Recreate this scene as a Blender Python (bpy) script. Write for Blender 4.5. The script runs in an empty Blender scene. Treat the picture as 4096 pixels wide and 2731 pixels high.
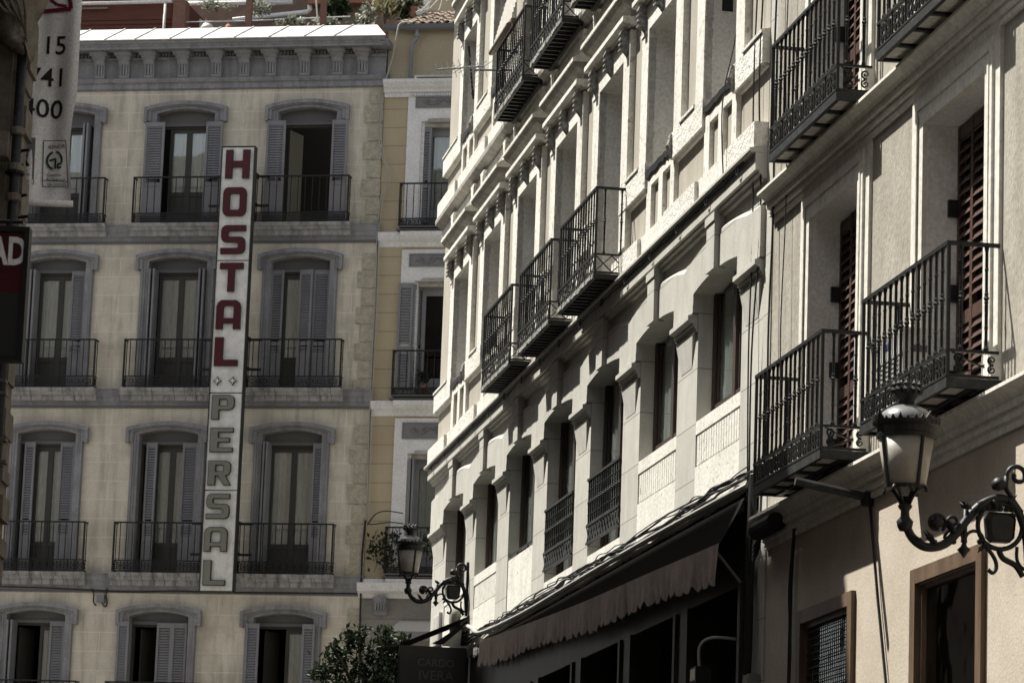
import bpy, bmesh, math, random
from mathutils import Vector, Matrix
from mathutils.geometry import tessellate_polygon
random.seed(7)
R_ = math.radians
scn = bpy.context.scene
COL = scn.collection
# ------------------------------------------------------------------ camera
PITCH, ROLL, FPX = 10.5655, 2.058, 13732.0           # photo is 4096 px wide
_p, _r = R_(PITCH), R_(ROLL)
_fwd = Vector((0, math.cos(_p), math.sin(_p)))
_up0 = Vector((0, -math.sin(_p), math.cos(_p)))
_rt = Vector((math.cos(_r), 0, 0)) + math.sin(_r) * _up0
_up = math.cos(_r) * _up0 - Vector((math.sin(_r), 0, 0))
cd = bpy.data.cameras.new('camera')
cam = bpy.data.objects.new('camera', cd)
COL.objects.link(cam)
cam.matrix_world = Matrix((( _rt.x, _up.x, -_fwd.x, 0), (_rt.y, _up.y, -_fwd.y, 0), (_rt.z, _up.z, -_fwd.z, 0), (0, 0, 0, 1)))
cd.sensor_width = 36.0
cd.lens = 36.0 * FPX / 4096.0
cd.clip_start, cd.clip_end = 0.5, 3000
cd.dof.use_dof = True
cd.dof.focus_distance = 35.0
cd.dof.aperture_fstop = 9.0
scn.camera = cam
GND = -1.7
# ------------------------------------------------------------------ sky, sun, exposure
SUN_AZ, SUN_EL = R_(60.5), R_(58.3)                   # azimuth: left of straight ahead
w_ = bpy.data.worlds.new('World'); scn.world = w_; w_.use_nodes = True
nt = w_.node_tree; nt.nodes.clear()
sky = nt.nodes.new('ShaderNodeTexSky'); sky.sky_type = 'NISHITA'; sky.sun_disc = False
sky.sun_elevation = SUN_EL; sky.sun_rotation = 2 * math.pi - SUN_AZ
sky.dust_density = 2.0; sky.air_density = 1.0
hsv = nt.nodes.new('ShaderNodeHueSaturation'); hsv.inputs['Saturation'].default_value = 0.22
bg = nt.nodes.new('ShaderNodeBackground'); bg.inputs['Strength'].default_value = 0.085
wo = nt.nodes.new('ShaderNodeOutputWorld')
nt.links.new(sky.outputs[0], hsv.inputs['Color']); nt.links.new(hsv.outputs[0], bg.inputs[0]); nt.links.new(bg.outputs[0], wo.inputs[0])
sl = bpy.data.lights.new('sun', 'SUN'); sl.energy = 4.5; sl.angle = R_(0.5); sl.color = (1.0, 0.965, 0.89)
so = bpy.data.objects.new('sun', sl); COL.objects.link(so)
sdir = Vector((-math.sin(SUN_AZ) * math.cos(SUN_EL), math.cos(SUN_AZ) * math.cos(SUN_EL), math.sin(SUN_EL)))
so.rotation_euler = (-sdir).to_track_quat('-Z', 'Y').to_euler()
so.location = sdir * 60
scn.view_settings.view_transform = 'Standard'
scn.view_settings.look = 'None'
scn.view_settings.exposure = 1.18
scn.view_settings.gamma = 1.0
# ------------------------------------------------------------------ frames
class Frame:
    def __init__(s, O, yaw):
        s.O = Vector(O); s.yaw = R_(yaw)
        c, n = math.cos(s.yaw), math.sin(s.yaw)
        s.x = Vector((c, n, 0)); s.y = Vector((-n, c, 0))
        s.uc = -s.O.dot(s.x); s.D = s.O.dot(s.y)      # the camera, in the frame: along, out
    def w(s, u, v, w): return s.O + s.x * u - s.y * v + Vector((0, 0, w))
    def t(s, u, w, v):                                  # a reading on the plane v=0 -> the true place at depth v
        k = v / (s.D - v)
        return (u + s.uc * k) / (1 + k), w / (1 + k)
    def px(s, x, y, v=0.0):                             # photo pixel -> (u, w) on the plane at depth v
        d = _rt * ((x - 2048) / FPX) - _up * ((y - 1365.5) / FPX) + _fwd
        t = (s.O.dot(s.y) - v) / d.dot(s.y)
        q = d * t - s.O
        return q.dot(s.x), q.z
FA = Frame((-9, 65, 0), -11.314)
FR = Frame((0, 44, 0), -80.767)
def facing(Y): return Frame((0, Y, 0), 0)
# ------------------------------------------------------------------ mesh builder, facade coordinates (along u, out v, up w)
class MB:
    def __init__(s): s.v = []; s.f = []
    def add(s, vs, fs):
        n = len(s.v); s.v += [tuple(a) for a in vs]; s.f += [tuple(i + n for i in f) for f in fs]
        return s
    def box(s, u0, u1, v0, v1, w0, w1):
        return s.add([(u0, v0, w0), (u1, v0, w0), (u1, v1, w0), (u0, v1, w0), (u0, v0, w1), (u1, v0, w1), (u1, v1, w1), (u0, v1, w1)],
                     [(0, 1, 2, 3), (4, 5, 6, 7), (0, 1, 5, 4), (1, 2, 6, 5), (2, 3, 7, 6), (3, 0, 4, 7)])
    def quad(s, a, b, c, d): return s.add([a, b, c, d], [(0, 1, 2, 3)])
    def prism(s, poly, v0, v1):                         # poly in (u, w)
        n = len(poly)
        return s.add([(u, v0, w) for u, w in poly] + [(u, v1, w) for u, w in poly],
                     [tuple(range(n)), tuple(range(n, 2 * n))] + [(i, (i + 1) % n, n + (i + 1) % n, n + i) for i in range(n)])
    def sweep(s, prof, u0, u1):                         # closed profile in (v, w), run along u
        n = len(prof)
        return s.add([(u0, v, w) for v, w in prof] + [(u1, v, w) for v, w in prof],
                     [tuple(range(n)), tuple(range(n, 2 * n))] + [(i, (i + 1) % n, n + (i + 1) % n, n + i) for i in range(n)])
    def sweepv(s, prof, v0, v1):                        # closed profile in (u, w), run along v
        return s.prism(prof, v0, v1)
    def ring(s, outer, inner, v0, v1):                  # open strip between two polylines, with thickness
        n = len(outer); vs = []
        for pl in (outer, inner):
            for vv in (v1, v0): vs += [(u, vv, w) for u, w in pl]
        fs = []
        for i in range(n - 1):
            fs += [(i, i + 1, 2 * n + i + 1, 2 * n + i), (i, i + 1, n + i + 1, n + i), (2 * n + i, 2 * n + i + 1, 3 * n + i + 1, 3 * n + i)]
        fs += [(0, n, 3 * n, 2 * n), (n - 1, 2 * n - 1, 4 * n - 1, 3 * n - 1)]
        return s.add(vs, fs)
    def tube(s, pts, r, n=6, cap=True):
        pts = [Vector(p) for p in pts]; rs = r if isinstance(r, (list, tuple)) else [r] * len(pts)
        vs = []; fs = []; prev = None
        for i, p in enumerate(pts):
            d = (pts[min(i + 1, len(pts) - 1)] - pts[max(i - 1, 0)])
            d = d.normalized() if d.length > 1e-9 else Vector((0, 0, 1))
            if prev is None:
                a = Vector((0, 0, 1)) if abs(d.z) < 0.9 else Vector((0, 1, 0))
                x = d.cross(a).normalized()
            else:
                x = prev - d * prev.dot(d)
                x = x.normalized() if x.length > 1e-6 else d.orthogonal().normalized()
            prev = x; y = d.cross(x)
            for k in range(n):
                a = 2 * math.pi * (k + 0.5) / n
                vs.append(p + x * (math.cos(a) * rs[i]) + y * (math.sin(a) * rs[i]))
        for i in range(len(pts) - 1):
            for k in range(n): fs.append((i * n + k, i * n + (k + 1) % n, (i + 1) * n + (k + 1) % n, (i + 1) * n + k))
        if cap: fs += [tuple(range(n)), tuple(range((len(pts) - 1) * n, len(pts) * n))]
        return s.add(vs, fs)
    def lathe(s, c, prof, n=8, ph=0.0):                 # prof [(radius, height)] round the vertical through c
        vs = []; fs = []; m = len(prof)
        for r, z in prof:
            for k in range(n):
                a = 2 * math.pi * k / n + ph
                vs.append((c[0] + math.cos(a) * r, c[1] + math.sin(a) * r, c[2] + z))
        for i in range(m - 1):
            for k in range(n): fs.append((i * n + k, i * n + (k + 1) % n, (i + 1) * n + (k + 1) % n, (i + 1) * n + k))
        fs += [tuple(range(n)), tuple(range((m - 1) * n, m * n))]
        return s.add(vs, fs)
    def slab(s, outer, holes, v0, v1):                  # outline with holes, given thickness
        loops = [outer] + holes; flat = [q for L in loops for q in L]; n = len(flat)
        tri = tessellate_polygon([[Vector((a, b, 0)) for a, b in L] for L in loops])
        fs = [tuple(t) for t in tri] + [tuple(i + n for i in t) for t in tri]; o = 0
        for L in loops:
            m = len(L); fs += [(o + i, o + (i + 1) % m, n + o + (i + 1) % m, n + o + i) for i in range(m)]; o += m
        return s.add([(a, v0, b) for a, b in flat] + [(a, v1, b) for a, b in flat], fs)
    def build(s, name, m, parent=None, fr=None, base=(0, 0, 0), smooth=False, loc=(0, 0, 0)):
        if parent is not None:
            base = parent['_b']; base = (base[0], base[1], base[2])
        me = bpy.data.meshes.new(name)
        me.from_pydata([(a - base[0], -(b - base[1]), c - base[2]) for a, b, c in s.v], [], s.f)
        bm = bmesh.new(); bm.from_mesh(me)
        bmesh.ops.recalc_face_normals(bm, faces=bm.faces)
        bm.to_mesh(me); bm.free()
        if smooth:
            for p in me.polygons: p.use_smooth = True
        me.materials.append(m)
        o = bpy.data.objects.new(name, me); COL.objects.link(o)
        o['_b'] = list(base)
        if parent is not None:
            o.parent = parent; o.location = (loc[0], -loc[1], loc[2])
        else:
            o.location = fr.w(*base); o.rotation_euler = (0, 0, fr.yaw)
        return o
def inst(src, parent, loc):                             # the same mesh once more under another parent
    o = bpy.data.objects.new(src.name.split('.')[0], src.data); COL.objects.link(o)
    o['_b'] = list(src['_b']); o.parent = parent; o.location = (loc[0], -loc[1], loc[2])
    return o
def tag(o, label, cat, group=None, kind=None):
    if label: o['label'] = label
    if cat: o['category'] = cat
    if group: o['group'] = group
    if kind: o['kind'] = kind
    return o
def thing(name, label, cat, fr, base, group=None):
    o = bpy.data.objects.new(name, None); COL.objects.link(o); o.empty_display_size = 0.3
    o.location = fr.w(*base); o.rotation_euler = (0, 0, fr.yaw); o['_b'] = list(base)
    return tag(o, label, cat, group)
def crom(P, n=6):                                       # smooth curve through points
    P = [Vector(p) for p in P]; out = []
    for i in range(len(P) - 1):
        a, b, c, d = P[max(i - 1, 0)], P[i], P[i + 1], P[min(i + 2, len(P) - 1)]
        for k in range(n):
            t = k / n
            out.append(0.5 * ((2 * b) + (c - a) * t + (2 * a - 5 * b + 4 * c - d) * t * t + (3 * b - a - 3 * c + d) * t ** 3))
    out.append(P[-1]); return out
def spiral(cx, cz, r0, r1, a0, turns, n=22):            # flat scroll, (x, z) points from outside to inside
    return [(cx + (r0 + (r1 - r0) * k / n) * math.cos(a0 + turns * 2 * math.pi * k / n), cz + (r0 + (r1 - r0) * k / n) * math.sin(a0 + turns * 2 * math.pi * k / n)) for k in range(n + 1)]
def text_mesh(txt, size, bold=0.0):
    cu = bpy.data.curves.new('t', 'FONT'); cu.body = txt; cu.size = size; cu.offset = bold; cu.resolution_u = 3
    o = bpy.data.objects.new('t', cu); COL.objects.link(o)
    dg = bpy.context.evaluated_depsgraph_get()
    me = bpy.data.meshes.new_from_object(o.evaluated_get(dg))
    vs = [(v.co.x, v.co.y) for v in me.vertices]; fs = [tuple(p.vertices) for p in me.polygons]
    bpy.data.objects.remove(o); bpy.data.curves.remove(cu); bpy.data.meshes.remove(me)
    return vs, fs
# ------------------------------------------------------------------ materials
def mat(name, c1, c2=None, rough=0.8, scale=3.0, fine=60.0, bump=0.15, stretch=1.0, c3=None, spec=0.3, metal=0.0, t=(0.35, 0.65), t3=(0.6, 0.7), s3=8.0, brick=None, streak=0.0, bdist=0.01):
    m = bpy.data.materials.new(name); m.use_nodes = True; n = m.node_tree; N = n.nodes; L = n.links
    b = N['Principled BSDF']; b.inputs['Roughness'].default_value = rough; b.inputs['Metallic'].default_value = metal
    b.inputs['Specular IOR Level'].default_value = spec
    tc = N.new('ShaderNodeTexCoord'); mp = N.new('ShaderNodeMapping'); mp.inputs['Scale'].default_value = (1, 1, stretch)
    L.new(tc.outputs['Object'], mp.inputs[0])
    def noise(sc, det=4, src=None):
        q = N.new('ShaderNodeTexNoise'); q.inputs['Scale'].default_value = sc; q.inputs['Detail'].default_value = det
        q.inputs['Roughness'].default_value = 0.6
        L.new((src or mp.outputs[0]), q.inputs['Vector']); return q.outputs[0]
    def ramp(src, a, z):
        q = N.new('ShaderNodeMapRange'); q.inputs[1].default_value = a; q.inputs[2].default_value = z; L.new(src, q.inputs[0]); return q.outputs[0]
    def mix(f, a, z):
        q = N.new('ShaderNodeMix'); q.data_type = 'RGBA'
        if hasattr(f, 'links'): L.new(f, q.inputs[0])
        else: q.inputs[0].default_value = f
        for s_, i in ((a, 6), (z, 7)):
            if hasattr(s_, 'links'): L.new(s_, q.inputs[i])
            else: q.inputs[i].default_value = (*s_, 1)
        return q.outputs[2]
    col = mix(ramp(noise(scale), *t), c1, c2 or c1)
    fn = noise(fine, 3)
    hi = [min(1, x * 1.18) for x in c1]; lo = [x * 0.82 for x in c1]
    if fine > 0:
        q = N.new('ShaderNodeMix'); q.data_type = 'RGBA'; q.blend_type = 'MULTIPLY'; q.inputs[0].default_value = 1
        L.new(col, q.inputs[6]); L.new(mix(ramp(fn, 0.3, 0.7), (0.8, 0.8, 0.8), (1.12, 1.12, 1.12)), q.inputs[7]); col = q.outputs[2]
    h = fn
    if streak:
        mp2 = N.new('ShaderNodeMapping'); mp2.inputs['Scale'].default_value = (5, 5, 0.6); L.new(tc.outputs['Object'], mp2.inputs[0])
        col = mix(ramp(noise(1.3, 4, mp2.outputs[0]), 0.47, 0.68), col, mix(streak, col, tuple(x * 0.45 for x in c1)))
    if brick:
        sx = N.new('ShaderNodeSeparateXYZ'); cx = N.new('ShaderNodeCombineXYZ'); L.new(tc.outputs['Object'], sx.inputs[0])
        L.new(sx.outputs[0], cx.inputs[0]); L.new(sx.outputs[2], cx.inputs[1])
        bt = N.new('ShaderNodeTexBrick'); L.new(cx.outputs[0], bt.inputs['Vector'])
        bt.inputs['Scale'].default_value = 1; bt.inputs['Brick Width'].default_value = brick[0]; bt.inputs['Row Height'].default_value = brick[1]
        bt.inputs['Mortar Size'].default_value = brick[2]; bt.inputs['Mortar Smooth'].default_value = 0.3
        bt.inputs['Color1'].default_value = (0, 0, 0, 1); bt.inputs['Color2'].default_value = (0.35, 0.35, 0.35, 1); bt.inputs['Mortar'].default_value = (1, 1, 1, 1)
        col = mix(bt.outputs['Fac'], col, brick[3])
        q = N.new('ShaderNodeMix'); q.data_type = 'RGBA'; q.blend_type = 'MULTIPLY'; q.inputs[0].default_value = 0.22
        L.new(col, q.inputs[6]); L.new(mix(ramp(bt.outputs['Color'], 0, 0.35), (0.78, 0.78, 0.78), (1.1, 1.1, 1.1)), q.inputs[7]); col = q.outputs[2]
    if c3:
        f3 = ramp(noise(s3, 6), *t3); col = mix(f3, col, c3)
        q = N.new('ShaderNodeMath'); q.operation = 'MULTIPLY_ADD'; L.new(f3, q.inputs[0]); q.inputs[1].default_value = -0.8; L.new(fn, q.inputs[2]); h = q.outputs[0]
    L.new(col, b.inputs['Base Color'])
    if bump:
        bp = N.new('ShaderNodeBump'); bp.inputs['Strength'].default_value = bump; bp.inputs['Distance'].default_value = bdist
        L.new(h, bp.inputs['Height']); L.new(bp.outputs[0], b.inputs['Normal'])
    return m
def glassmat(name, tint, rough=0.03, mixf=0.5, trans=(0.8, 0.82, 0.8)):
    m = bpy.data.materials.new(name); m.use_nodes = True; N = m.node_tree.nodes; L = m.node_tree.links
    N.remove(N['Principled BSDF']); out = N['Material Output']
    tr = N.new('ShaderNodeBsdfTransparent'); tr.inputs[0].default_value = (*trans, 1)
    gl = N.new('ShaderNodeBsdfGlossy'); gl.inputs[0].default_value = (*tint, 1); gl.inputs['Roughness'].default_value = rough
    lw = N.new('ShaderNodeLayerWeight'); lw.inputs[0].default_value = 0.5
    fr = N.new('ShaderNodeMath'); fr.operation = 'POWER'; fr.inputs[1].default_value = 5.0; L.new(lw.outputs['Facing'], fr.inputs[0])
    mr = N.new('ShaderNodeMapRange'); mr.inputs[3].default_value = mixf; mr.inputs[4].default_value = 0.9; L.new(fr.outputs[0], mr.inputs[0])
    tcn = N.new('ShaderNodeTexCoord'); nz = N.new('ShaderNodeTexNoise'); nz.inputs['Scale'].default_value = 1.7; L.new(tcn.outputs['Object'], nz.inputs[0])
    bm_ = N.new('ShaderNodeBump'); bm_.inputs['Strength'].default_value = 0.06; bm_.inputs['Distance'].default_value = 0.05; L.new(nz.outputs[0], bm_.inputs['Height']); L.new(bm_.outputs[0], gl.inputs['Normal'])
    mx = N.new('ShaderNodeMixShader'); L.new(mr.outputs[0], mx.inputs[0]); L.new(tr.outputs[0], mx.inputs[1]); L.new(gl.outputs[0], mx.inputs[2]); L.new(mx.outputs[0], out.inputs[0])
    return m
def leafmat(name, c1, c2, c3=None):
    m = bpy.data.materials.new(name); m.use_nodes = True; N = m.node_tree.nodes; L = m.node_tree.links
    b = N['Principled BSDF']; b.inputs['Roughness'].default_value = 0.6; b.inputs['Specular IOR Level'].default_value = 0.25
    g = N.new('ShaderNodeNewGeometry'); rp = N.new('ShaderNodeValToRGB')
    rp.color_ramp.elements[0].color = (*c1, 1); rp.color_ramp.elements[1].color = (*c2, 1)
    if c3: e = rp.color_ramp.elements.new(0.9); e.color = (*c3, 1); rp.color_ramp.elements[1].position = 0.86
    L.new(g.outputs['Random Per Island'], rp.inputs[0]); L.new(rp.outputs[0], b.inputs['Base Color'])
    tl = N.new('ShaderNodeBsdfTranslucent'); L.new(rp.outputs[0], tl.inputs[0])
    mx = N.new('ShaderNodeMixShader'); mx.inputs[0].default_value = 0.25
    L.new(b.outputs[0], mx.inputs[1]); L.new(tl.outputs[0], mx.inputs[2]); L.new(mx.outputs[0], N['Material Output'].inputs[0])
    return m
M = {}
M['a_wall'] = mat('ochre render scored as ashlar', (0.62, 0.578, 0.492), (0.50, 0.462, 0.385), scale=1.2, fine=45, bump=0.2, c3=(0.33, 0.305, 0.25), t3=(0.5, 0.8), s3=1.6, brick=(1.15, 0.36, 0.007, (0.62, 0.58, 0.495)), streak=0.6)
M['quoin'] = mat('rough quoin stone', (0.45, 0.42, 0.33), (0.34, 0.315, 0.25), scale=9, fine=35, bump=0.9, bdist=0.03)
M['a_grey'] = mat('blue grey painted plaster', (0.255, 0.258, 0.272), (0.205, 0.207, 0.218), scale=2.5, fine=30, bump=0.15, streak=0.6)
M['a_slab'] = mat('weathered grey stone', (0.26, 0.258, 0.26), (0.36, 0.358, 0.36), scale=5, fine=30, bump=0.3, streak=0.9)
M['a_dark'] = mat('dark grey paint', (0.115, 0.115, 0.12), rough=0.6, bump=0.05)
M['shutter'] = mat('grey shutter paint', (0.21, 0.213, 0.228), (0.18, 0.182, 0.195), rough=0.55, bump=0.05)
M['door'] = mat('dark olive joinery', (0.048, 0.048, 0.042), rough=0.5, bump=0.05)
M['curtain'] = mat('net curtain', (0.84, 0.86, 0.86), (0.72, 0.74, 0.75), scale=5, stretch=0.1, bump=0)
M['curtain_dim'] = mat('grey green curtain', (0.70, 0.705, 0.69), (0.52, 0.525, 0.51), scale=6, stretch=0.1, bump=0)
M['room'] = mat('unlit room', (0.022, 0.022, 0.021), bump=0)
M['glass'] = glassmat('window glass', (0.9, 0.93, 0.95), mixf=0.12)
M['glass_dark'] = glassmat('dark window glass', (0.9, 0.92, 0.9), mixf=0.08, trans=(0.35, 0.36, 0.35))
M['plaster_edge'] = mat('chipped pale plaster edge', (0.55, 0.54, 0.505), (0.42, 0.41, 0.38), scale=9, fine=30, bump=0.8, bdist=0.03)
M['iron'] = mat('black wrought iron', (0.008, 0.009, 0.009), (0.016, 0.017, 0.016), rough=0.5, scale=12, bump=0.1, spec=0.3)
M['iron_grey'] = mat('worn iron paint', (0.02, 0.022, 0.022), (0.075, 0.073, 0.066), rough=0.55, scale=14, t=(0.5, 0.85), bump=0.2, spec=0.3)
M['zinc'] = mat('pale zinc sheet', (0.50, 0.495, 0.47), (0.38, 0.375, 0.355), rough=0.6, scale=5, bump=0.15)
M['b_wall'] = mat('yellow ochre render', (0.42, 0.36, 0.25), (0.38, 0.32, 0.215), scale=1.5, fine=80, bump=0.2, brick=(30, 0.36, 0.007, (0.18, 0.14, 0.085)))
M['b_plain'] = mat('plain ochre render', (0.40, 0.35, 0.25), (0.36, 0.31, 0.22), scale=1.5, fine=90, bump=0.2)
M['b_white'] = mat('white plaster trim', (0.70, 0.70, 0.70), (0.62, 0.62, 0.62), scale=3, fine=30, bump=0.1)
M['b_relief'] = mat('grey relief plaster', (0.19, 0.19, 0.195), bump=0.1)
M['b_stone'] = mat('grey granite', (0.25, 0.24, 0.22), (0.20, 0.19, 0.175), scale=30, fine=140, bump=0.3, brick=(1.3, 0.75, 0.012, (0.15, 0.14, 0.125)))
M['stone'] = mat('pale granite', (0.52, 0.505, 0.455), (0.46, 0.445, 0.40), scale=4, fine=110, bump=0.35, c3=(0.37, 0.355, 0.32), t3=(0.62, 0.8), s3=2.5, streak=0.25, brick=(40, 0.545, 0.006, (0.2, 0.19, 0.165)))
M['white'] = mat('flaking white paint', (0.74, 0.725, 0.665), (0.65, 0.63, 0.565), scale=2.5, fine=25, bump=0.3, c3=(0.38, 0.35, 0.29), t3=(0.60, 0.66), s3=11, streak=0.25, bdist=0.02)
M['white_rough'] = mat('badly flaking white paint', (0.72, 0.705, 0.65), (0.62, 0.60, 0.54), scale=4, fine=22, bump=0.7, c3=(0.46, 0.43, 0.37), t3=(0.62, 0.70), s3=9, bdist=0.03)
M['rubble'] = mat('broken grey plaster', (0.42, 0.415, 0.39), (0.22, 0.21, 0.19), scale=14, fine=30, bump=1.0, bdist=0.05)
M['tan'] = mat('faded tan render', (0.43, 0.40, 0.34), (0.37, 0.34, 0.28), scale=3, fine=90, bump=0.3, stretch=0.5, streak=0.3)
M['darkened'] = mat('shade-toned moulding plaster', (0.30, 0.285, 0.25), (0.19, 0.18, 0.155), scale=5, fine=30, bump=0.3, streak=0.6)  # plaster darkened to paint in the shade under the hood's upper lip
M['r1_soffit'] = mat('dirty moulding plaster', (0.42, 0.40, 0.36), (0.30, 0.285, 0.25), scale=6, fine=30, bump=0.4, streak=0.5)
M['r2_wall'] = mat('coarse beige render', (0.40, 0.375, 0.32), (0.295, 0.27, 0.222), scale=3.5, fine=38, bump=0.7, stretch=0.45, streak=0.15, c3=(0.25, 0.225, 0.18), t3=(0.6, 0.85), s3=2.2, bdist=0.012)
M['r2_low'] = mat('pinkish beige paint', (0.52, 0.455, 0.375), (0.44, 0.38, 0.305), scale=1.1, fine=50, bump=0.25, c3=(0.36, 0.31, 0.245), t3=(0.52, 0.8), s3=1.6)
M['r2_trim'] = mat('cream trim paint', (0.72, 0.70, 0.63), (0.64, 0.62, 0.555), scale=4, fine=18, bump=0.3, streak=0.2)
M['r2_reveal'] = mat('off white plaster reveal', (0.74, 0.725, 0.69), (0.66, 0.645, 0.61), scale=2, fine=30, bump=0.15)
M['brown'] = mat('red brown shutter paint', (0.088, 0.052, 0.041), (0.064, 0.038, 0.031), rough=0.45, scale=5, bump=0.1, stretch=0.3)
M['wood'] = mat('varnished oak', (0.17, 0.115, 0.075), (0.09, 0.06, 0.04), rough=0.45, scale=7, stretch=0.15, bump=0.2)
M['dkwood'] = mat('brown window frame', (0.06, 0.042, 0.033), (0.045, 0.032, 0.026), rough=0.5, bump=0.1)
M['plank'] = mat('balcony floor boards', (0.56, 0.51, 0.42), (0.40, 0.36, 0.29), scale=6, fine=25, bump=0.4)
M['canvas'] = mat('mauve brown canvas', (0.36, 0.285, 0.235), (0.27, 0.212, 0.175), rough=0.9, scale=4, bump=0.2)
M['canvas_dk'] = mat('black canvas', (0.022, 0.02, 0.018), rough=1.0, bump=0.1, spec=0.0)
M['canvas_edge'] = mat('grey canvas hem', (0.42, 0.40, 0.36), rough=0.9, bump=0.1)
M['shop'] = mat('dark shopfront paint', (0.03, 0.028, 0.024), (0.045, 0.041, 0.035), rough=0.5, bump=0.1)
M['cable'] = mat('black cable', (0.018, 0.018, 0.018), rough=0.6, bump=0)
M['pipe_pale'] = mat('pale grey pipe', (0.36, 0.35, 0.32), rough=0.7, bump=0.1)
M['signwhite'] = mat('white sign sheet', (0.72, 0.725, 0.71), (0.63, 0.635, 0.61), rough=0.35, scale=2, fine=8, bump=0.03, streak=0.25)
M['signred'] = mat('dark red sign face', (0.075, 0.014, 0.02), (0.062, 0.012, 0.017), rough=0.3, bump=0)
M['signgrey'] = mat('pale green grey sign face', (0.185, 0.19, 0.165), (0.16, 0.165, 0.145), rough=0.35, bump=0)
M['signside'] = mat('dark letter side', (0.028, 0.03, 0.027), rough=0.5, bump=0)
M['banner'] = mat('white banner cloth', (0.86, 0.86, 0.845), rough=0.8, bump=0.05)
M['ink'] = mat('black ink', (0.012, 0.013, 0.014), rough=0.6, bump=0)
M['ink_red'] = mat('crimson ink', (0.16, 0.018, 0.045), rough=0.6, bump=0)
M['ink_green'] = mat('dark green ink', (0.01, 0.055, 0.035), rough=0.6, bump=0)
M['ink_grey'] = mat('grey print', (0.19, 0.19, 0.2), rough=0.6, bump=0)
M['lampglass'] = mat('frosted lamp glass', (0.45, 0.42, 0.37), (0.29, 0.265, 0.225), rough=0.35, scale=3, fine=200, bump=0.2, streak=0.5)
M['redbrown'] = mat('red brown terrace paint', (0.115, 0.042, 0.03), (0.09, 0.034, 0.025), scale=4, bump=0.2, stretch=4)
M['post'] = mat('faded brick red paint', (0.185, 0.10, 0.075), (0.15, 0.08, 0.06), scale=6, bump=0.3)
M['terracotta'] = mat('terracotta', (0.30, 0.15, 0.095), (0.24, 0.12, 0.08), scale=8, bump=0.2)
M['tile'] = mat('weathered roof tile', (0.42, 0.33, 0.26), (0.22, 0.18, 0.15), scale=9, fine=25, bump=0.4)
M['pinkwall'] = mat('pinkish terrace wall', (0.22, 0.165, 0.135), (0.165, 0.12, 0.098), scale=3, bump=0.3)
M['leaf'] = leafmat('green leaves', (0.025, 0.045, 0.018), (0.085, 0.115, 0.04), (0.5, 0.5, 0.42))
M['leaf_dark'] = leafmat('dark glossy leaves', (0.008, 0.015, 0.007), (0.028, 0.042, 0.017))
M['leaf_pale'] = leafmat('pale dry leaves', (0.16, 0.15, 0.08), (0.33, 0.29, 0.17))
M['bark'] = mat('grey bark', (0.10, 0.085, 0.065), bump=0.4)
M['bounce_plaza'] = mat('pale granite paving', (0.48, 0.46, 0.42), (0.43, 0.41, 0.375), scale=3, fine=30, bump=0.3, brick=(0.6, 0.3, 0.01, (0.2, 0.19, 0.17)))
M['ground'] = mat('dark asphalt street', (0.05, 0.048, 0.045), (0.04, 0.039, 0.037), scale=3, fine=30, bump=0.3, brick=(0.6, 0.3, 0.01, (0.1, 0.095, 0.085)))
M['street_face'] = mat('dark brick red render', (0.13, 0.10, 0.085), (0.10, 0.08, 0.07), scale=1.5, bump=0.2)
M['darkstone'] = mat('sooty stone', (0.24, 0.215, 0.175), (0.14, 0.125, 0.10), scale=5, fine=25, bump=0.6)
M['burlap'] = mat('dirty debris netting', (0.23, 0.205, 0.165), (0.15, 0.135, 0.105), scale=6, fine=60, bump=0.4)
M['plastic'] = mat('white plastic casing', (0.55, 0.545, 0.51), rough=0.5, bump=0.03)
M['greybox'] = mat('grey plastic box', (0.22, 0.21, 0.185), rough=0.55, bump=0.05)
M['blue'] = mat('blue print', (0.06, 0.07, 0.22), rough=0.5, bump=0)
M['screen'] = mat('dull grey green blind', (0.2, 0.205, 0.19), (0.12, 0.125, 0.115), scale=2, stretch=8, bump=0.1)
M['reed'] = mat('pale slatted blind', (0.62, 0.60, 0.54), (0.5, 0.48, 0.43), scale=20, bump=0.3)
M['alu'] = mat('aluminium rod', (0.42, 0.42, 0.42), rough=0.35, metal=0.6, bump=0)
# ------------------------------------------------------------------ ground
g = MB().box(-120, 120, -200, 60, -0.5, 0)
o = g.build('ground', M['ground'], None, Frame((0, 40, GND), 0), (0, 0, 0)); tag(o, 'dark asphalt street between the houses', None, kind='structure')
g = MB().box(-40, 40, -64.0, -44.0, -0.2, .006); tag(g.build('bounce_plaza', M['bounce_plaza'], None, Frame((0, 0, GND), 0), (0, 0, 0)), 'unseen pale paved square, added in front of the ochre house to bounce light on it', None, kind='structure')  # unseen pale paving added to bounce sunlight up onto the ochre facade
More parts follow.
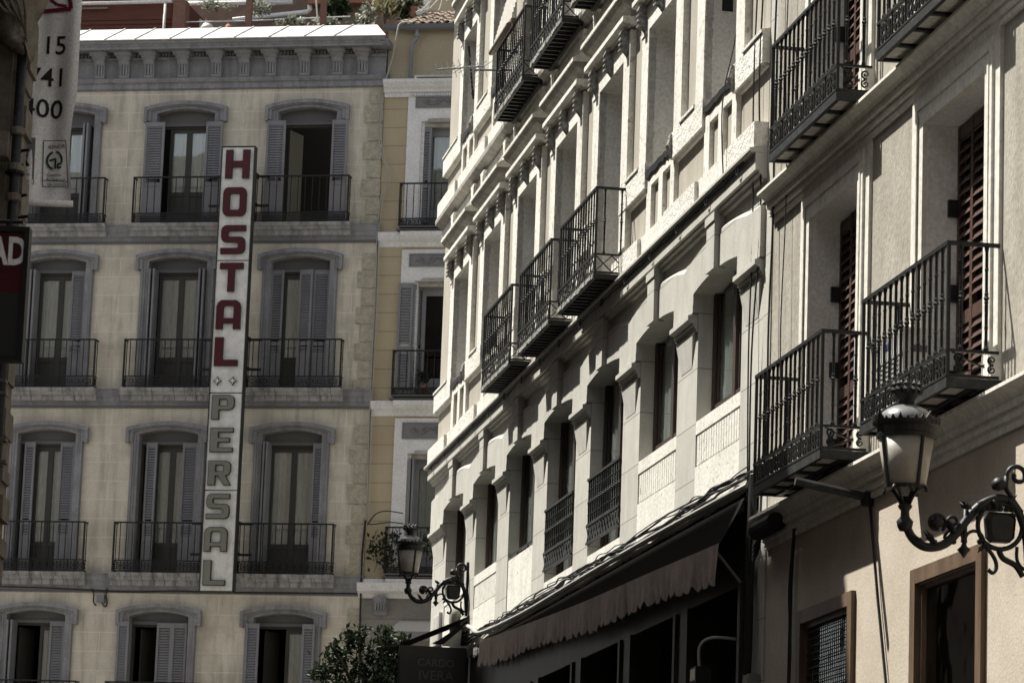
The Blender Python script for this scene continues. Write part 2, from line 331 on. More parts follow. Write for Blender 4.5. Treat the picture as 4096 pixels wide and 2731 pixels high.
# ------------------------------------------------------------------ helpers for facades
def wall_sheet(mb, u0, u1, w0, w1, holes, v):
    us = sorted({u0, u1, *[h[0] for h in holes], *[h[1] for h in holes]}); ws = sorted({w0, w1, *[h[2] for h in holes], *[h[3] for h in holes]})
    us = [x for x in us if u0 <= x <= u1]; ws = [x for x in ws if w0 <= x <= w1]
    for i in range(len(us) - 1):
        for j in range(len(ws) - 1):
            cu, cw = (us[i] + us[i + 1]) / 2, (ws[j] + ws[j + 1]) / 2
            if any(h[0] < cu < h[1] and h[2] < cw < h[3] for h in holes): continue
            mb.quad((us[i], v, ws[j]), (us[i + 1], v, ws[j]), (us[i + 1], v, ws[j + 1]), (us[i], v, ws[j + 1]))
def arch(c, h, s, g, n=12): return [(c - h + 2 * h * k / n, s + g * (1 - (2 * k / n - 1) ** 2)) for k in range(n + 1)]
def shutter_leaf(mb, u0, u1, w0, w1, v, pitch=0.05, solid_low=0.0, ang=0.0):
    """louvred leaf, front at v; frame, slats, mid rail; ang swings it about its left edge"""
    t = MB(); L = u1 - u0; fw = 0.042
    t.box(0, fw, -0.035, 0, w0, w1); t.box(L - fw, L, -0.035, 0, w0, w1)
    for a, b in ((w0, w0 + 0.09 + solid_low), (w1 - 0.09, w1), ((w0 * .62 + w1 * .38) - 0.04, (w0 * .62 + w1 * .38) + 0.04)): t.box(fw, L - fw, -0.032, -0.004, a, b)
    z = w0 + 0.1 + solid_low
    while z < w1 - 0.1:
        if abs(z - (w0 * .62 + w1 * .38)) > 0.07:
            t.add([(fw, -0.006, z), (L - fw, -0.006, z), (L - fw, -0.03, z + pitch * 0.92), (fw, -0.03, z + pitch * 0.92), (fw, -0.013, z), (L - fw, -0.013, z), (L - fw, -0.036, z + pitch * 0.92), (fw, -0.036, z + pitch * 0.92)],
                  [(0, 1, 2, 3), (4, 5, 6, 7), (0, 1, 5, 4), (3, 2, 6, 7)])
        z += pitch
    ca, sa = math.cos(ang), math.sin(ang)
    mb.add([(u0 + a * ca - b * sa, v + a * sa + b * ca, z) for a, b, z in t.v], t.f)
def curtain(mb, u0, u1, w0, w1, v, seed=0, n=26):
    rr = random.Random(seed); ph = rr.random() * 6; fr = rr.uniform(28, 44); vs = []; fs = []
    for i in range(n + 1):
        u = u0 + (u1 - u0) * i / n; d = 0.012 * math.sin(fr * (u - u0) + ph) + 0.006 * math.sin(2.3 * fr * (u - u0) + 2 * ph)
        vs += [(u, v + d, w0), (u + 0.004 * math.sin(i), v + d * 0.7, w1)]
    for i in range(n): fs.append((2 * i, 2 * i + 2, 2 * i + 3, 2 * i + 1))
    mb.add(vs, fs)
def baluster(mb, u, v, w0, w1, r=0.009, knob=0.02, rich=True, n=6):
    H = w1 - w0
    def kn(t, k): return [(r, t * H - k * 0.9), (k, t * H), (r, t * H + k * 0.9)]
    if rich: P = [(r * 1.5, 0), (r * 1.6, 0.02 * H), (r, 0.05 * H)] + kn(0.22, knob * .85) + [(r * 1.2, .44 * H)] + kn(0.465, knob * .95) + kn(0.505, knob * 1.25) + kn(0.545, knob * .95) + kn(0.78, knob * .85) + [(r, .95 * H), (r * 1.6, H)]
    else: P = [(r, 0)] + kn(0.2, knob * .7) + kn(0.46, knob * .8) + kn(0.5, knob) + kn(0.54, knob * .8) + kn(0.8, knob * .7) + [(r, H)]
    mb.lathe((u, v, w0), P, n)
def scrolls(mb, a, b, w0, w1, place, r=0.008, size=1.0):
    """row of facing C scrolls with a leaf between, from a to b along a rail; place(t, w) -> point"""
    H = w1 - w0; pitch = H * 1.55 * size; n = max(1, round((b - a) / pitch)); p = (b - a) / n
    for i in range(n):
        c = a + p * (i + 0.5)
        for sg in (-1, 1):
            for cw, a0 in ((w0 + H * .30, 0.5), (w0 + H * .70, -0.5)):
                q = spiral(0, 0, H * .24, H * .05, math.pi * a0 * 1.0, 1.35 if a0 < 0 else -1.35, 14)
                mb.tube([place(c + sg * (p * .24 + x), cw + z) for x, z in q], r * .9, 4, False)
            mb.tube([place(c + sg * t, w0 + H * z) for t, z in ((0, .08), (p * .08, .3), (p * .02, .5), (p * .08, .7), (0, .92))], r * .8, 4, False)
        mb.tube([place(c - p / 2, w0), place(c - p / 2, w1)], r * .9, 4, False)
def railing(u0, u1, V, w0, w1, wl, style, n, nside, r=0.009, knob=0.02, v_in=0.02, size=1.0):
    """balcony railing, three sides; w0 floor, wl top of the low band, w1 hand rail"""
    mb = MB(); rb = 0.013
    for z, h in ((w1, 0.014), (wl, 0.010), (w0 + 0.015, 0.010)):
        mb.box(u0 - rb, u1 + rb, V - rb * 1.2, V + rb * 1.2, z - h, z + h)
        for u in (u0, u1): mb.box(u - rb, u + rb, v_in, V - rb * 1.2, z - h, z + h)
    for u in (u0, u1): mb.box(u - rb * .9, u + rb * .9, V - rb * .9, V + rb * .9, w0 + 0.025, w1 - 0.014)
    for k in range(1, n): baluster(mb, u0 + (u1 - u0) * k / n, V, wl + .01, w1 - .014, r, knob, style != 'a')
    for u in (u0, u1):
        for k in range(1, nside + 1): baluster(mb, u, v_in + (V - v_in) * (k - .5) / nside if nside > 1 else (V + v_in) / 2, wl + .01, w1 - .014, r, knob, style != 'a')
    a, b = w0 + .025, wl - .01
    if style == 'x':
        m = max(4, round((u1 - u0) / 0.15)); p = (u1 - u0) / m
        for k in range(m):
            x = u0 + p * k
            mb.tube([(x, V, a), (x + p, V, b)], .008, 4, False); mb.tube([(x + p, V + .004, a), (x, V + .004, b)], .008, 4, False)
        for u in (u0, u1):
            q = (V - v_in) / 2
            for k in range(2): mb.tube([(u, v_in + q * k, a), (u, v_in + q * (k + 1), b)], .008, 4, False); mb.tube([(u + .004, v_in + q * (k + 1), a), (u + .004, v_in + q * k, b)], .008, 4, False)
    else:
        scrolls(mb, u0 + .02, u1 - .02, a, b, lambda t, z: (t, V, z), r * .95 if style == 's' else .0095, size)
        for u in (u0, u1):
            H = b - a; L = V - v_in
            for cw, s_ in ((a + H * .28, 1), (a + H * .72, -1)):
                mb.tube([(u, V - .03 - H * .25 + x, cw + z) for x, z in spiral(0, 0, H * .25, H * .04, s_ * 1.2, s_ * 1.5, 18)], .009, 5, False)
                mb.tube([(u, v_in + .02 + H * .18 + x, cw + z) for x, z in spiral(0, 0, H * .2, H * .04, s_ * 1.9, -s_ * 1.4, 14)], .009, 5, False)
            mb.tube([(u, V - .03, b), (u, V - L * .45, a + H * .6), (u, v_in + .1, a + H * .38)], .008, 4, False)
            mb.tube([(u, V - .05, a), (u, V - L * .5, a + H * .25), (u, v_in + .1, a + H * .5)], .008, 4, False)
    return mb
# ------------------------------------------------------------------ the ochre house at the end of the street
PA = 2.42; CA = [0.19, 2.61, 5.03]
FL = {3: dict(fl=14.06, rail=14.96, low=14.25, spr=16.27, sag=.09, door=16.08, curt=14.76), 2: dict(fl=10.86, rail=11.79, low=11.08, spr=13.35, sag=.09, door=13.19, curt=11.52),
      1: dict(fl=7.33, rail=8.28, low=7.56, spr=10.0, sag=.09, door=9.85, curt=7.95), 0: dict(fl=3.82, rail=5.27, low=4.6, spr=6.53, sag=.09, door=6.42, curt=4.6)}
FL[0]['fl'] = 4.32; FL[0]['low'] = 4.55
A = thing('apartment_building', 'ochre four storey apartment house with grey arched window surrounds', 'building', FA, (2.6, 0, GND))
holes = []
for c in CA + [CA[0] - PA]:
    for k, f in FL.items(): holes.append((c - .64, c + .64, f['fl'] - .05, f['spr'] + f['sag'] + .02))
mb = MB(); wall_sheet(mb, -4.0, 6.50, GND, 17.6, holes, 0)
mb.quad((6.50, 0, GND), (6.50, -9, GND), (6.50, -9, 17.6), (6.50, 0, 17.6)); mb.quad((-4, 0, GND), (-4, -9, GND), (-4, -9, 17.6), (-4, 0, 17.6))
mb.build('wall', M['a_wall'], A)
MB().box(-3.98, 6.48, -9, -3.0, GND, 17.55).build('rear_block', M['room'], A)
mb = MB()
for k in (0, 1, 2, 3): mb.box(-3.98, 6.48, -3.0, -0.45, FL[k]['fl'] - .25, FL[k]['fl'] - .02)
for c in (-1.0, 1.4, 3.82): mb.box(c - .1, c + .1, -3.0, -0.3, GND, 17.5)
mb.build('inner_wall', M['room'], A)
for top, bot in ((16.75, 13.86), (13.5, 10.72), (10.2, 7.17), (6.75, 3.0)):
    n = round((top - bot) / .36); h = (top - bot) / n; mb = MB()                # quoins: long and short
    for k in range(n):
        wdt = .25 if k % 2 == 0 else .34
        mb.box(6.49 - wdt, 6.515, -.02, .022, top - (k + 1) * h + .02, top - k * h - .015)
    mb.build('corner_quoins', M['quoin'], A)
# string courses and balcony slabs
def course(mb, u0, u1, w, V):
    mb.sweep([(0, w - .30), (.03, w - .30), (.035, w - .235), (V * .55, w - .22), (V * .6, w - .15), (V * .85, w - .12), (V, w - .05), (V, w - .015), (V + .015, w - .01), (V + .015, w + .008), (0, w + .02)], u0, u1)
for k in (3, 2, 1):
    f = FL[k]['fl']; mb = MB(); course(mb, -4.0, 6.55, f - .01, .10); mb.build('string_course', M['a_grey'], A)
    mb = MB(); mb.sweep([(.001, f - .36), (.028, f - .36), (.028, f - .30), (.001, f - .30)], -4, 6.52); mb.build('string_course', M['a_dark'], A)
slab_m = {}; rail_m = {}
for ci, c in enumerate(CA):
    for k in (3, 2, 1, 0):
        F = FL[k]; f = F['fl']
        if k > 0 or True:
            if k not in slab_m:
                mb = MB(); nb = 1 if k == 3 else 9
                for j in range(nb):
                    a = -.97 + 1.94 * j / nb; b = -.97 + 1.94 * (j + 1) / nb - (.008 if nb > 1 else 0)
                    mb.sweep([(.0, f - .23), (.13, f - .23), (.14, f - .14), (.19, f - .125), (.2, f - .085), (.235, f - .06), (.25, f - .02), (.25, f), (.0, f)], CA[0] + a, CA[0] + b)
                slab_m[k] = mb.build('balcony', M['a_slab'], A); ob = slab_m[k]
                nb_ = {3: 13, 2: 16, 1: 15, 0: 15}[k]
                rail_m[k] = railing(CA[0] - .915, CA[0] + .915, .22, f + .02, F['rail'], F['low'], 'a', nb_, 2, .009, .0135, .02, .9 if k > 1 else .5).build('railing', M['iron'], ob)
            else:
                ob = inst(slab_m[k], A, (c - CA[0], 0, 0)); inst(rail_m[k], ob, (0, 0, 0))
# windows: shutters ('s', u0, u1, ang) seen flat, ('e', u) seen edge on; leaves: list of (u0, u1, curtain) with None = open
WIN = {(3, 0): ([('e', -.52), ('e', .40), ('e', .47)], [(-.5, -.02, 1), (-.02, .42, 1)]), (3, 1): ([('s', -.78, -.39, .0), ('s', .44, .77, .0)], [(-.36, .02, 1), (.02, .45, 1)]),
       (3, 2): ([('s', -.77, -.40, .0), ('s', .52, .83, .0)], None), (2, 0): ([('e', -.5), ('e', -.42), ('s', .27, .56, .0)], [(-.40, .03, 2), (.03, .44, 2)]),
       (2, 1): ([('e', -.53), ('e', -.45), ('e', .46), ('e', .54)], [(-.42, .02, 3), (.02, .45, 3)]), (2, 2): ([('s', -.59, -.34, .0), ('s', -.03, .25, .25), ('s', .25, .56, -.05)], [(-.36, .06, 3), (.06, .3, 3)]),
       (1, 0): ([('s', -.47, -.25, .1), ('s', .25, .54, .0)], [(-.28, .02, 2), (.02, .3, 2)]), (1, 1): ([('s', -.46, -.24, .1), ('s', .26, .56, .0)], [(-.3, .03, 3), (.03, .3, 3)]),
       (1, 2): ([('e', -.52), ('e', -.46), ('s', .39, .60, .2)], [(-.45, .0, 3), (.0, .42, 3)]), (0, 0): ([('e', -.53), ('e', -.45), ('s', .25, .54, .0)], [(.02, .3, 3)]),
       (0, 1): ([('s', -.78, -.55, .0), ('s', -.06, .24, .0), ('s', .24, .53, .0)], None), (0, 2): ([('s', -.70, -.44, .0), ('s', .39, .63, .0)], [(.0, .4, 3)])}
for (k, ci), (sh, leaves) in WIN.items():
    F = FL[k]; c = CA[ci]; f = F['fl']; s, g_ = F['spr'], F['sag']; d = F['door']
    mb = MB(); inn = [(c - .58, f)] + arch(c, .58, s, g_) + [(c + .58, f)]; out = [(c - .735, f)] + arch(c, .735, s + .06, g_ + .03) + [(c + .735, f)]
    mb.ring(out, inn, -.30, .045)
    for du, vv in ((.655, .056), (.70, .064)):
        mb.ring([(c - du - .02, f)] + arch(c, du + .02, s + .05, g_ + .03) + [(c + du + .02, f)], [(c - du + .02, f)] + arch(c, du - .02, s + .035, g_ + .03) + [(c + du - .02, f)], .03, vv)
    e = s - .18
    for a, b, vv in ((.83, .77, .115), (.775, .70, .085)):
        mb.ring([(c - a, e - (.0 if a > .8 else -.02))] + arch(c, a, s + .115 - (.02 if a < .8 else 0), g_ + .03) + [(c + a, e - (.0 if a > .8 else -.02))], [(c - b, e - (.0 if a > .8 else -.02))] + arch(c, b, s + .055 - (.02 if a < .8 else 0), g_ + .02) + [(c + b, e - (.0 if a > .8 else -.02))], .01, vv)
    mb.build('window_surround', M['a_grey'], A)
    mb = MB(); mb.prism([(c - .585, d)] + [(c - .585, s)] + arch(c, .585, s, g_) + [(c + .585, s), (c + .585, d)], -.20, -.16)
    mb.box(c - .58, c + .58, -.17, -.12, d - .03, d + .03); mb.build('transom_panel', M['a_dark'], A)
    fm = MB(); fm.box(c - .58, c - .53, -.26, -.17, f, d - .02); fm.box(c + .53, c + .58, -.26, -.17, f, d - .02); fm.box(c - .53, c + .53, -.26, -.17, d - .07, d - .02)
    gl, cu, cum = MB(), MB(), 'curtain'
    for a, b, cur in (leaves or []):
        a += c; b += c; st = .055
        fm.box(a, a + st, -.25, -.2, f + .02, d - .07); fm.box(b - st, b, -.25, -.2, f + .02, d - .07)
        fm.box(a + st, b - st, -.25, -.2, d - .14, d - .07); fm.box(a + st, b - st, -.25, -.2, f + .02, f + .12); fm.box(a + st, b - st, -.25, -.2, F['curt'] - .09, F['curt'])
        fm.box(a + st, b - st, -.24, -.215, f + .12, F['curt'] - .09)
        gl.box(a + st, b - st, -.226, -.222, F['curt'], d - .14)
        curtain(cu, a + st, b - st, F['curt'], d - .16, -.245, seed=k * 7 + ci * 3 + int(a * 10)); cum = {1: 'curtain', 2: 'curtain', 3: 'curtain_dim'}[cur]
    if leaves is None or len(leaves) == 1:                # an inner leaf swung open into the dark room
        fm.add([(c - .40, -.25, f + .02), (c - .26, -.72, f + .02), (c - .26, -.72, d - .1), (c - .40, -.25, d - .1), (c - .43, -.26, f + .02), (c - .29, -.73, f + .02), (c - .29, -.73, d - .1), (c - .43, -.26, d - .1)],
               [(0, 1, 2, 3), (4, 5, 6, 7), (0, 1, 5, 4), (1, 2, 6, 5), (2, 3, 7, 6), (3, 0, 4, 7)])
    fo = fm.build('french_window', M['door'], A)
    if gl.v: gl.build('window_pane', M['glass'], fo); cu.build('curtain', M[cum], fo)
    for q in sh:
        mb = MB()
        if q[0] == 's':
            out_ = max(abs(q[1]), abs(q[2])) > .6
            shutter_leaf(mb, c + q[1], c + q[2], f + .03, d - .0, .075 + .045 if out_ else -.07, .05, .62, q[3])
        else:
            mb.box(c + q[1] - .018, c + q[1] + .018, -.18, .13, f + .03, d); mb.box(c + q[1] - .022, c + q[1] + .022, -.05, -.02, f + .5, f + .58); mb.box(c + q[1] - .022, c + q[1] + .022, -.05, -.02, d - .4, d - .32)
        mb.build('shutter', M['shutter'], fo)
# cornice
k_ = lambda u, w, v: FA.t(u, w, v)
VC = .45
w_lo, w_hi = k_(0, 17.585, VC)[1], k_(0, 17.735, VC)[1]
mb = MB(); mb.box(-4, 6.53, -.02, .03, 16.74, 17.62)
mb.sweep([(.03, 16.76), (.055, 16.76), (.055, 16.87), (.09, 16.88), (.12, 16.93), (.12, 16.955), (.03, 16.97)], -4, 6.56)
mb.sweep([(.03, 17.33), (.07, 17.335), (.075, 17.385), (.03, 17.39)], -4, 6.55)
mb.sweep([(.0, w_lo + .03), (VC - .08, w_lo + .03), (VC - .06, w_lo), (VC - .02, w_lo), (VC - .02, w_lo + .05), (VC, w_lo + .06), (VC, w_lo + .09), (VC + .03, w_lo + .1), (VC + .05, w_hi), (.0, w_hi)], -4, 6.60)
mb.box(6.53, 6.60, -6, -.02, 16.74, 17.0); mb.box(6.50, 6.62, -6, VC + .0, w_lo + .031, w_hi - .004)
cor = mb.build('cornice', M['a_grey'], A)
bx = [.93, 1.43, 1.93, 2.61, 3.28, 3.84, 4.37, 5.04, 5.69, 6.19, .3, -.3]
bm0 = None
for x in bx:
    x = x - .10
    if bm0 is None:
        x0 = x; mb = MB(); P = [(.03, 16.965)]
        P += [(.10, 16.965), (.12, 17.0), (.105, 17.05), (.10, 17.12), (.115, 17.22), (.16, 17.28), (.175, 17.33), (.03, 17.33)]
        mb.sweep(P, x - .105, x + .105)
        for j in range(3): mb.box(x - .075 + j * .055, x - .045 + j * .055, .09, .135, 17.03, 17.24)
        mb.sweep([(.03, 17.331), (.18, 17.331), (.22, 17.37), (.23, 17.39), (.03, 17.39)], x - .13, x + .13)
        mb.sweep([(.03, 17.391), (.25, 17.391), (.31, 17.44), (.32, 17.505), (.03, 17.505)], x - .165, x + .165)
        bm0 = mb.build('bracket', M['a_grey'], cor)
    else: inst(bm0, cor, (x - x0, 0, 0))
ce = sorted(b - .10 for b in bx)
for a_, b_ in zip(ce, ce[1:] + [6.55]):
    mb = MB(); x = a_ + .17
    while x < b_ - .18: mb.box(x, x + .035, .03, .075, 17.40, 17.46); x += .066
    if mb.v: mb.build('dentil', M['a_grey'], cor)
# pale sheet metal roof edge above the cornice
mb = MB(); za, zb = w_hi + .004, k_(0, 17.97, -.02)[1]
mb.add([(-4, VC + .07, za), (6.62, VC + .07, za), (6.30, -.05, zb), (-4, -.05, zb), (-4, VC + .07, za + .02), (6.62, VC + .07, za + .02), (6.30, -.05, zb + .02), (-4, -.05, zb + .02)], [(0, 1, 2, 3), (4, 5, 6, 7), (0, 1, 5, 4), (1, 2, 6, 5), (2, 3, 7, 6), (3, 0, 4, 7)])
mb.add([(6.62, VC + .07, za), (6.62, -2, za), (6.30, -2, zb), (6.30, -.05, zb)], [(0, 1, 2, 3)])
mb.box(-4, 6.30, -.35, -.05, zb, zb + .02)
for j in range(18):
    u = -3.6 + j * .66 + random.uniform(-.05, .05)
    if u < 6.1: mb.add([(u, VC + .075, za + .022), (u + .02, VC + .075, za + .022), (u + .24, -.05, zb + .022), (u + .22, -.05, zb + .022), (u, VC + .07, za + .042), (u + .02, VC + .07, za + .042), (u + .24, -.05, zb + .042), (u + .22, -.05, zb + .042)], [(0, 1, 2, 3), (4, 5, 6, 7), (0, 1, 5, 4), (1, 2, 6, 5), (2, 3, 7, 6), (3, 0, 4, 7)])
mb.build('roof_edge', M['zinc'], A)
# ------------------------------------------------------------------ the tall hotel sign
sg = thing('vertical_sign', 'tall narrow white sign with red and grey letters hung before the balconies', 'sign', FA, k_(3.68, 7.02, .75)[:1] + (.6,) + k_(3.68, 7.02, .75)[1:])
VS = .78
def S(px, py): return FA.px(px, py, VS)
ul = [S(893, 590)[0], S(798, 2362)[0]]; UL = sum(ul) / 2; UR = (S(1021.5, 590)[0] + S(925, 2365)[0]) / 2
wt, wb = S(957, 588)[1], S(862, 2364)[1]
cuts = [wt, S(940, 1042)[1], S(915, 1571)[1], S(886, 1960)[1], wb]
for i in range(4):
    mb = MB(); mb.box(UL, UR, VS - .14, VS, cuts[i + 1] + .012, cuts[i] - .012); mb.build('sign_panel', M['signwhite'], sg)
mb = MB(); mb.box(UL - .02, UL, VS - .16, VS + .012, wb, wt); mb.box(UR, UR + .02, VS - .16, VS + .012, wb, wt); mb.box(UL - .02, UR + .02, VS - .16, VS + .012, wt, wt + .015); mb.box(UL - .02, UR + .02, VS - .16, VS + .012, wb - .015, wb)
mb.build('sign_frame', M['signside'], sg)
def glyph(ch):
    """block letters as outlines in a unit box: outer loop, list of holes"""
    t = .29
    def rr(x0, y0, x1, y1, rad, n=4):
        P = []
        for cx, cy, a in ((x1 - rad, y0 + rad, -90), (x1 - rad, y1 - rad, 0), (x0 + rad, y1 - rad, 90), (x0 + rad, y0 + rad, 180)):
            P += [(cx + rad * math.cos(R_(a + 90 * k / n)), cy + rad * math.sin(R_(a + 90 * k / n))) for k in range(n + 1)]
        return P
    th = .22
    if ch == 'H': return [(0, 0), (t, 0), (t, .39), (1 - t, .39), (1 - t, 0), (1, 0), (1, 1), (1 - t, 1), (1 - t, .61), (t, .61), (t, 1), (0, 1)], []
    if ch == 'T': return [(.5 - t / 2, 0), (.5 + t / 2, 0), (.5 + t / 2, 1 - th), (1, 1 - th), (1, 1), (0, 1), (0, 1 - th), (.5 - t / 2, 1 - th)], []
    if ch == 'L': return [(0, 0), (1, 0), (1, th), (t * 1.25, th), (t * 1.25, 1), (0, 1)], []
    if ch == 'E': return [(0, 0), (1, 0), (1, .2), (t * 1.25, .2), (t * 1.25, .4), (.86, .4), (.86, .6), (t * 1.25, .6), (t * 1.25, .8), (1, .8), (1, 1), (0, 1)], []
    if ch == 'O': return rr(0, 0, 1, 1, .22), [rr(t, .22, 1 - t, .78, .07)]
    if ch == 'S':
        A1 = [(.0, 0), (.8, 0)] + [(.8 + .2 * math.sin(R_(a)), .2 - .2 * math.cos(R_(a))) for a in (30, 60, 90)] + [(1, .42)] + [(.8 + .2 * math.cos(R_(a)), .42 + .18 * math.sin(R_(a))) for a in (30, 60, 90)]
        A2 = [(.36, .6), (.30, .63), (.28, .68), (.28, .74), (.32, .79), (1.0, .79), (1.0, 1), (.22, 1)] + [(.22 - .22 * math.sin(R_(a)), .8 + .2 * math.cos(R_(a))) for a in (30, 60, 90)] + [(0, .6)] + [(.2 - .2 * math.cos(R_(a)), .6 - .2 * math.sin(R_(a))) for a in (30, 60, 90)]
        return A1 + A2 + [(.64, .4), (.70, .37), (.72, .32), (.72, .26), (.68, .21), (0, .21)], []
    if ch == 'A': return [(0, 0), (t, 0), (t, .2), (1 - t, .2), (1 - t, 0), (1, 0), (1, .78), (.94, .92), (.8, 1), (.2, 1), (.06, .92), (0, .78)], [[(t, .38), (1 - t, .38), (1 - t, .74), (1 - t - .03, .79), (1 - t - .07, .8), (t + .07, .8), (t + .03, .79), (t, .74)]]
    top = [(.92, .43), (1, .56), (1, .84), (.92, .95), (.78, 1), (0, 1)]; hole = [(.34, .57), (.58, .57), (.65, .58), (.68, .62), (.68, .76), (.65, .80), (.58, .81), (.34, .81)]
    if ch == 'P': return [(0, 0), (.34, 0), (.34, .38), (.78, .38)] + top, [hole]
    return [(0, 0), (.34, 0), (.34, .38), (.44, .38), (.72, 0), (1.03, 0), (.80, .38)] + top, [hole]
def inset(P, d):                                         # outline moved in by d (P counter-clockwise), out for negative d
    n = len(P); out = []
    for i in range(n):
        (x0, y0), (x1, y1), (x2, y2) = P[i - 1], P[i], P[(i + 1) % n]
        a = Vector((x1 - x0, y1 - y0)).normalized(); b = Vector((x2 - x1, y2 - y1)).normalized()
        na, nb = Vector((-a.y, a.x)), Vector((-b.y, b.x)); m = na + nb; k = m.dot(na)
        m = m * (d / k) if k > .3 else na * d
        out.append((x1 + m.x, y1 + m.y))
    return out
def letter(ch, u0, w0, wd, ht, v, face, name='letter'):
    """box letter: dark sides and rim, coloured face just proud of them"""
    o, hs = glyph(ch); T = lambda P: [(u0 + x * wd, w0 + y * ht) for x, y in P]
    o, hs = T(o), [T(h) for h in hs]; sd, fc = MB(), MB()
    sd.slab(o, hs, v, v + .055); fc.slab(inset(o, .013), [inset(h, -.013) for h in hs], v + .05, v + .059)
    so_ = sd.build(name, M['signside'], sg); fc.build('letter_face', face, so_)
LET = [('H', 905, 602, 1003, 716), ('O', 894, 752, 990, 867), ('S', 886, 903, 986, 1018), ('T', 880, 1053, 976, 1168), ('A', 867, 1202, 967, 1318), ('L', 860, 1350, 956, 1465),
       ('P', 849, 1580, 942, 1679), ('E', 842, 1711, 937, 1809), ('R', 834, 1842, 927, 1941), ('S', 827, 1974, 923, 2075), ('A', 819, 2107, 914, 2206), ('L', 814, 2240, 906, 2341)]
for i, (ch, x0, y0, x1, y1) in enumerate(LET):
    a, b = S(x0, y1), S(x1, y1); top = S(x0, y0)[1]
    letter(ch, (S(x0, y0)[0] + a[0]) / 2, a[1], b[0] - a[0] - .01, top - a[1], VS, M['signred'] if i < 6 else M['signgrey'])
for x, y in ((871, 1524), (933, 1524)):
    c = S(x, y); sd, fc = MB(), MB()
    for mb, k, a, b in ((sd, 1.0, VS, VS + .04), (fc, .66, VS + .04, VS + .044)):
        P = []
        for q in range(8):
            r_ = (.088 if q % 2 == 0 else .034) * k; P.append((c[0] + r_ * math.sin(q * math.pi / 4), c[1] + r_ * math.cos(q * math.pi / 4)))
        mb.prism(P, a, b)
    so_ = sd.build('star', M['signside'], sg); fc.build('star_face', M['signwhite'], so_)
for k in (3, 2, 1):
    for w in (FL[k]['rail'] - .02, FL[k]['low'] + .12):
        mb = MB()
        for a, b in ((CA[1] + .62, UL - .02), (UR + .02, CA[2] - .62)):
            mb.box(min(a, b), max(a, b), .24, .27, w - .02, w + .02); 
        mb.box(CA[1] + .62, CA[2] - .62, .27, .30, w - .022, w + .022)
        mb.box(UL, UL + .04, .30, VS - .14, w - .02, w + .02); mb.box(UR - .04, UR, .30, VS - .14, w - .02, w + .02)
        mb.build('bracket', M['iron'], sg)
# ------------------------------------------------------------------ yellow house between the ochre house and the corner
B = thing('corner_house', 'narrow yellow house with white window trim in the gap beside the ochre house', 'building', FA, (9.5, 0, GND))
CB = 7.95
BF = {3: dict(fl=13.9, rail=14.8, low=14.12, open=16.05, rel=(16.31, 16.53)), 2: dict(fl=10.66, rail=11.58, low=10.87, open=12.95, rel=(13.22, 13.47)), 1: dict(fl=7.3, rail=8.24, low=7.5, open=9.66, rel=(9.93, 10.24))}
hol = [(CB - .68, CB + .68, f['fl'] + .05, f['open']) for f in BF.values()]
mb = MB(); wall_sheet(mb, 6.52, 14.0, 6.95, 16.9, hol, 0); mb.quad((14, 0, GND), (14, -9, GND), (14, -9, 17.7), (14, 0, 17.7))
mb.build('wall', M['b_wall'], B)
MB().box(6.53, 13.95, -9, -1.2, GND, 16.9).build('rear_block', M['room'], B)
mb = MB(); mb.box(6.54, 13.98, -9, -.06, 16.86, 17.86); mb.build('upper_wall', M['b_plain'], B)
mb = MB(); wall_sheet(mb, 6.50, 14, GND, 7.0, [(7.35, 8.6, GND, 6.0)], .01); mb.quad((7.35, .01, GND), (7.35, -.4, GND), (7.35, -.4, 6.0), (7.35, .01, 6.0))
mb.box(7.35, 8.6, -.4, -.38, GND, 6.0); mb.build('granite_base', M['b_stone'], B)
mb = MB(); mb.ring([(7.20, 5.0), (7.20, 6.0)] + arch(8.0, .8, 6.1, .3) + [(8.8, 5.0)], [(7.33, 5.0), (7.33, 6.0)] + arch(8.0, .67, 6.05, .26) + [(8.67, 5.0)], 0, .04)
mb.build('arch_moulding', M['a_dark'], B)
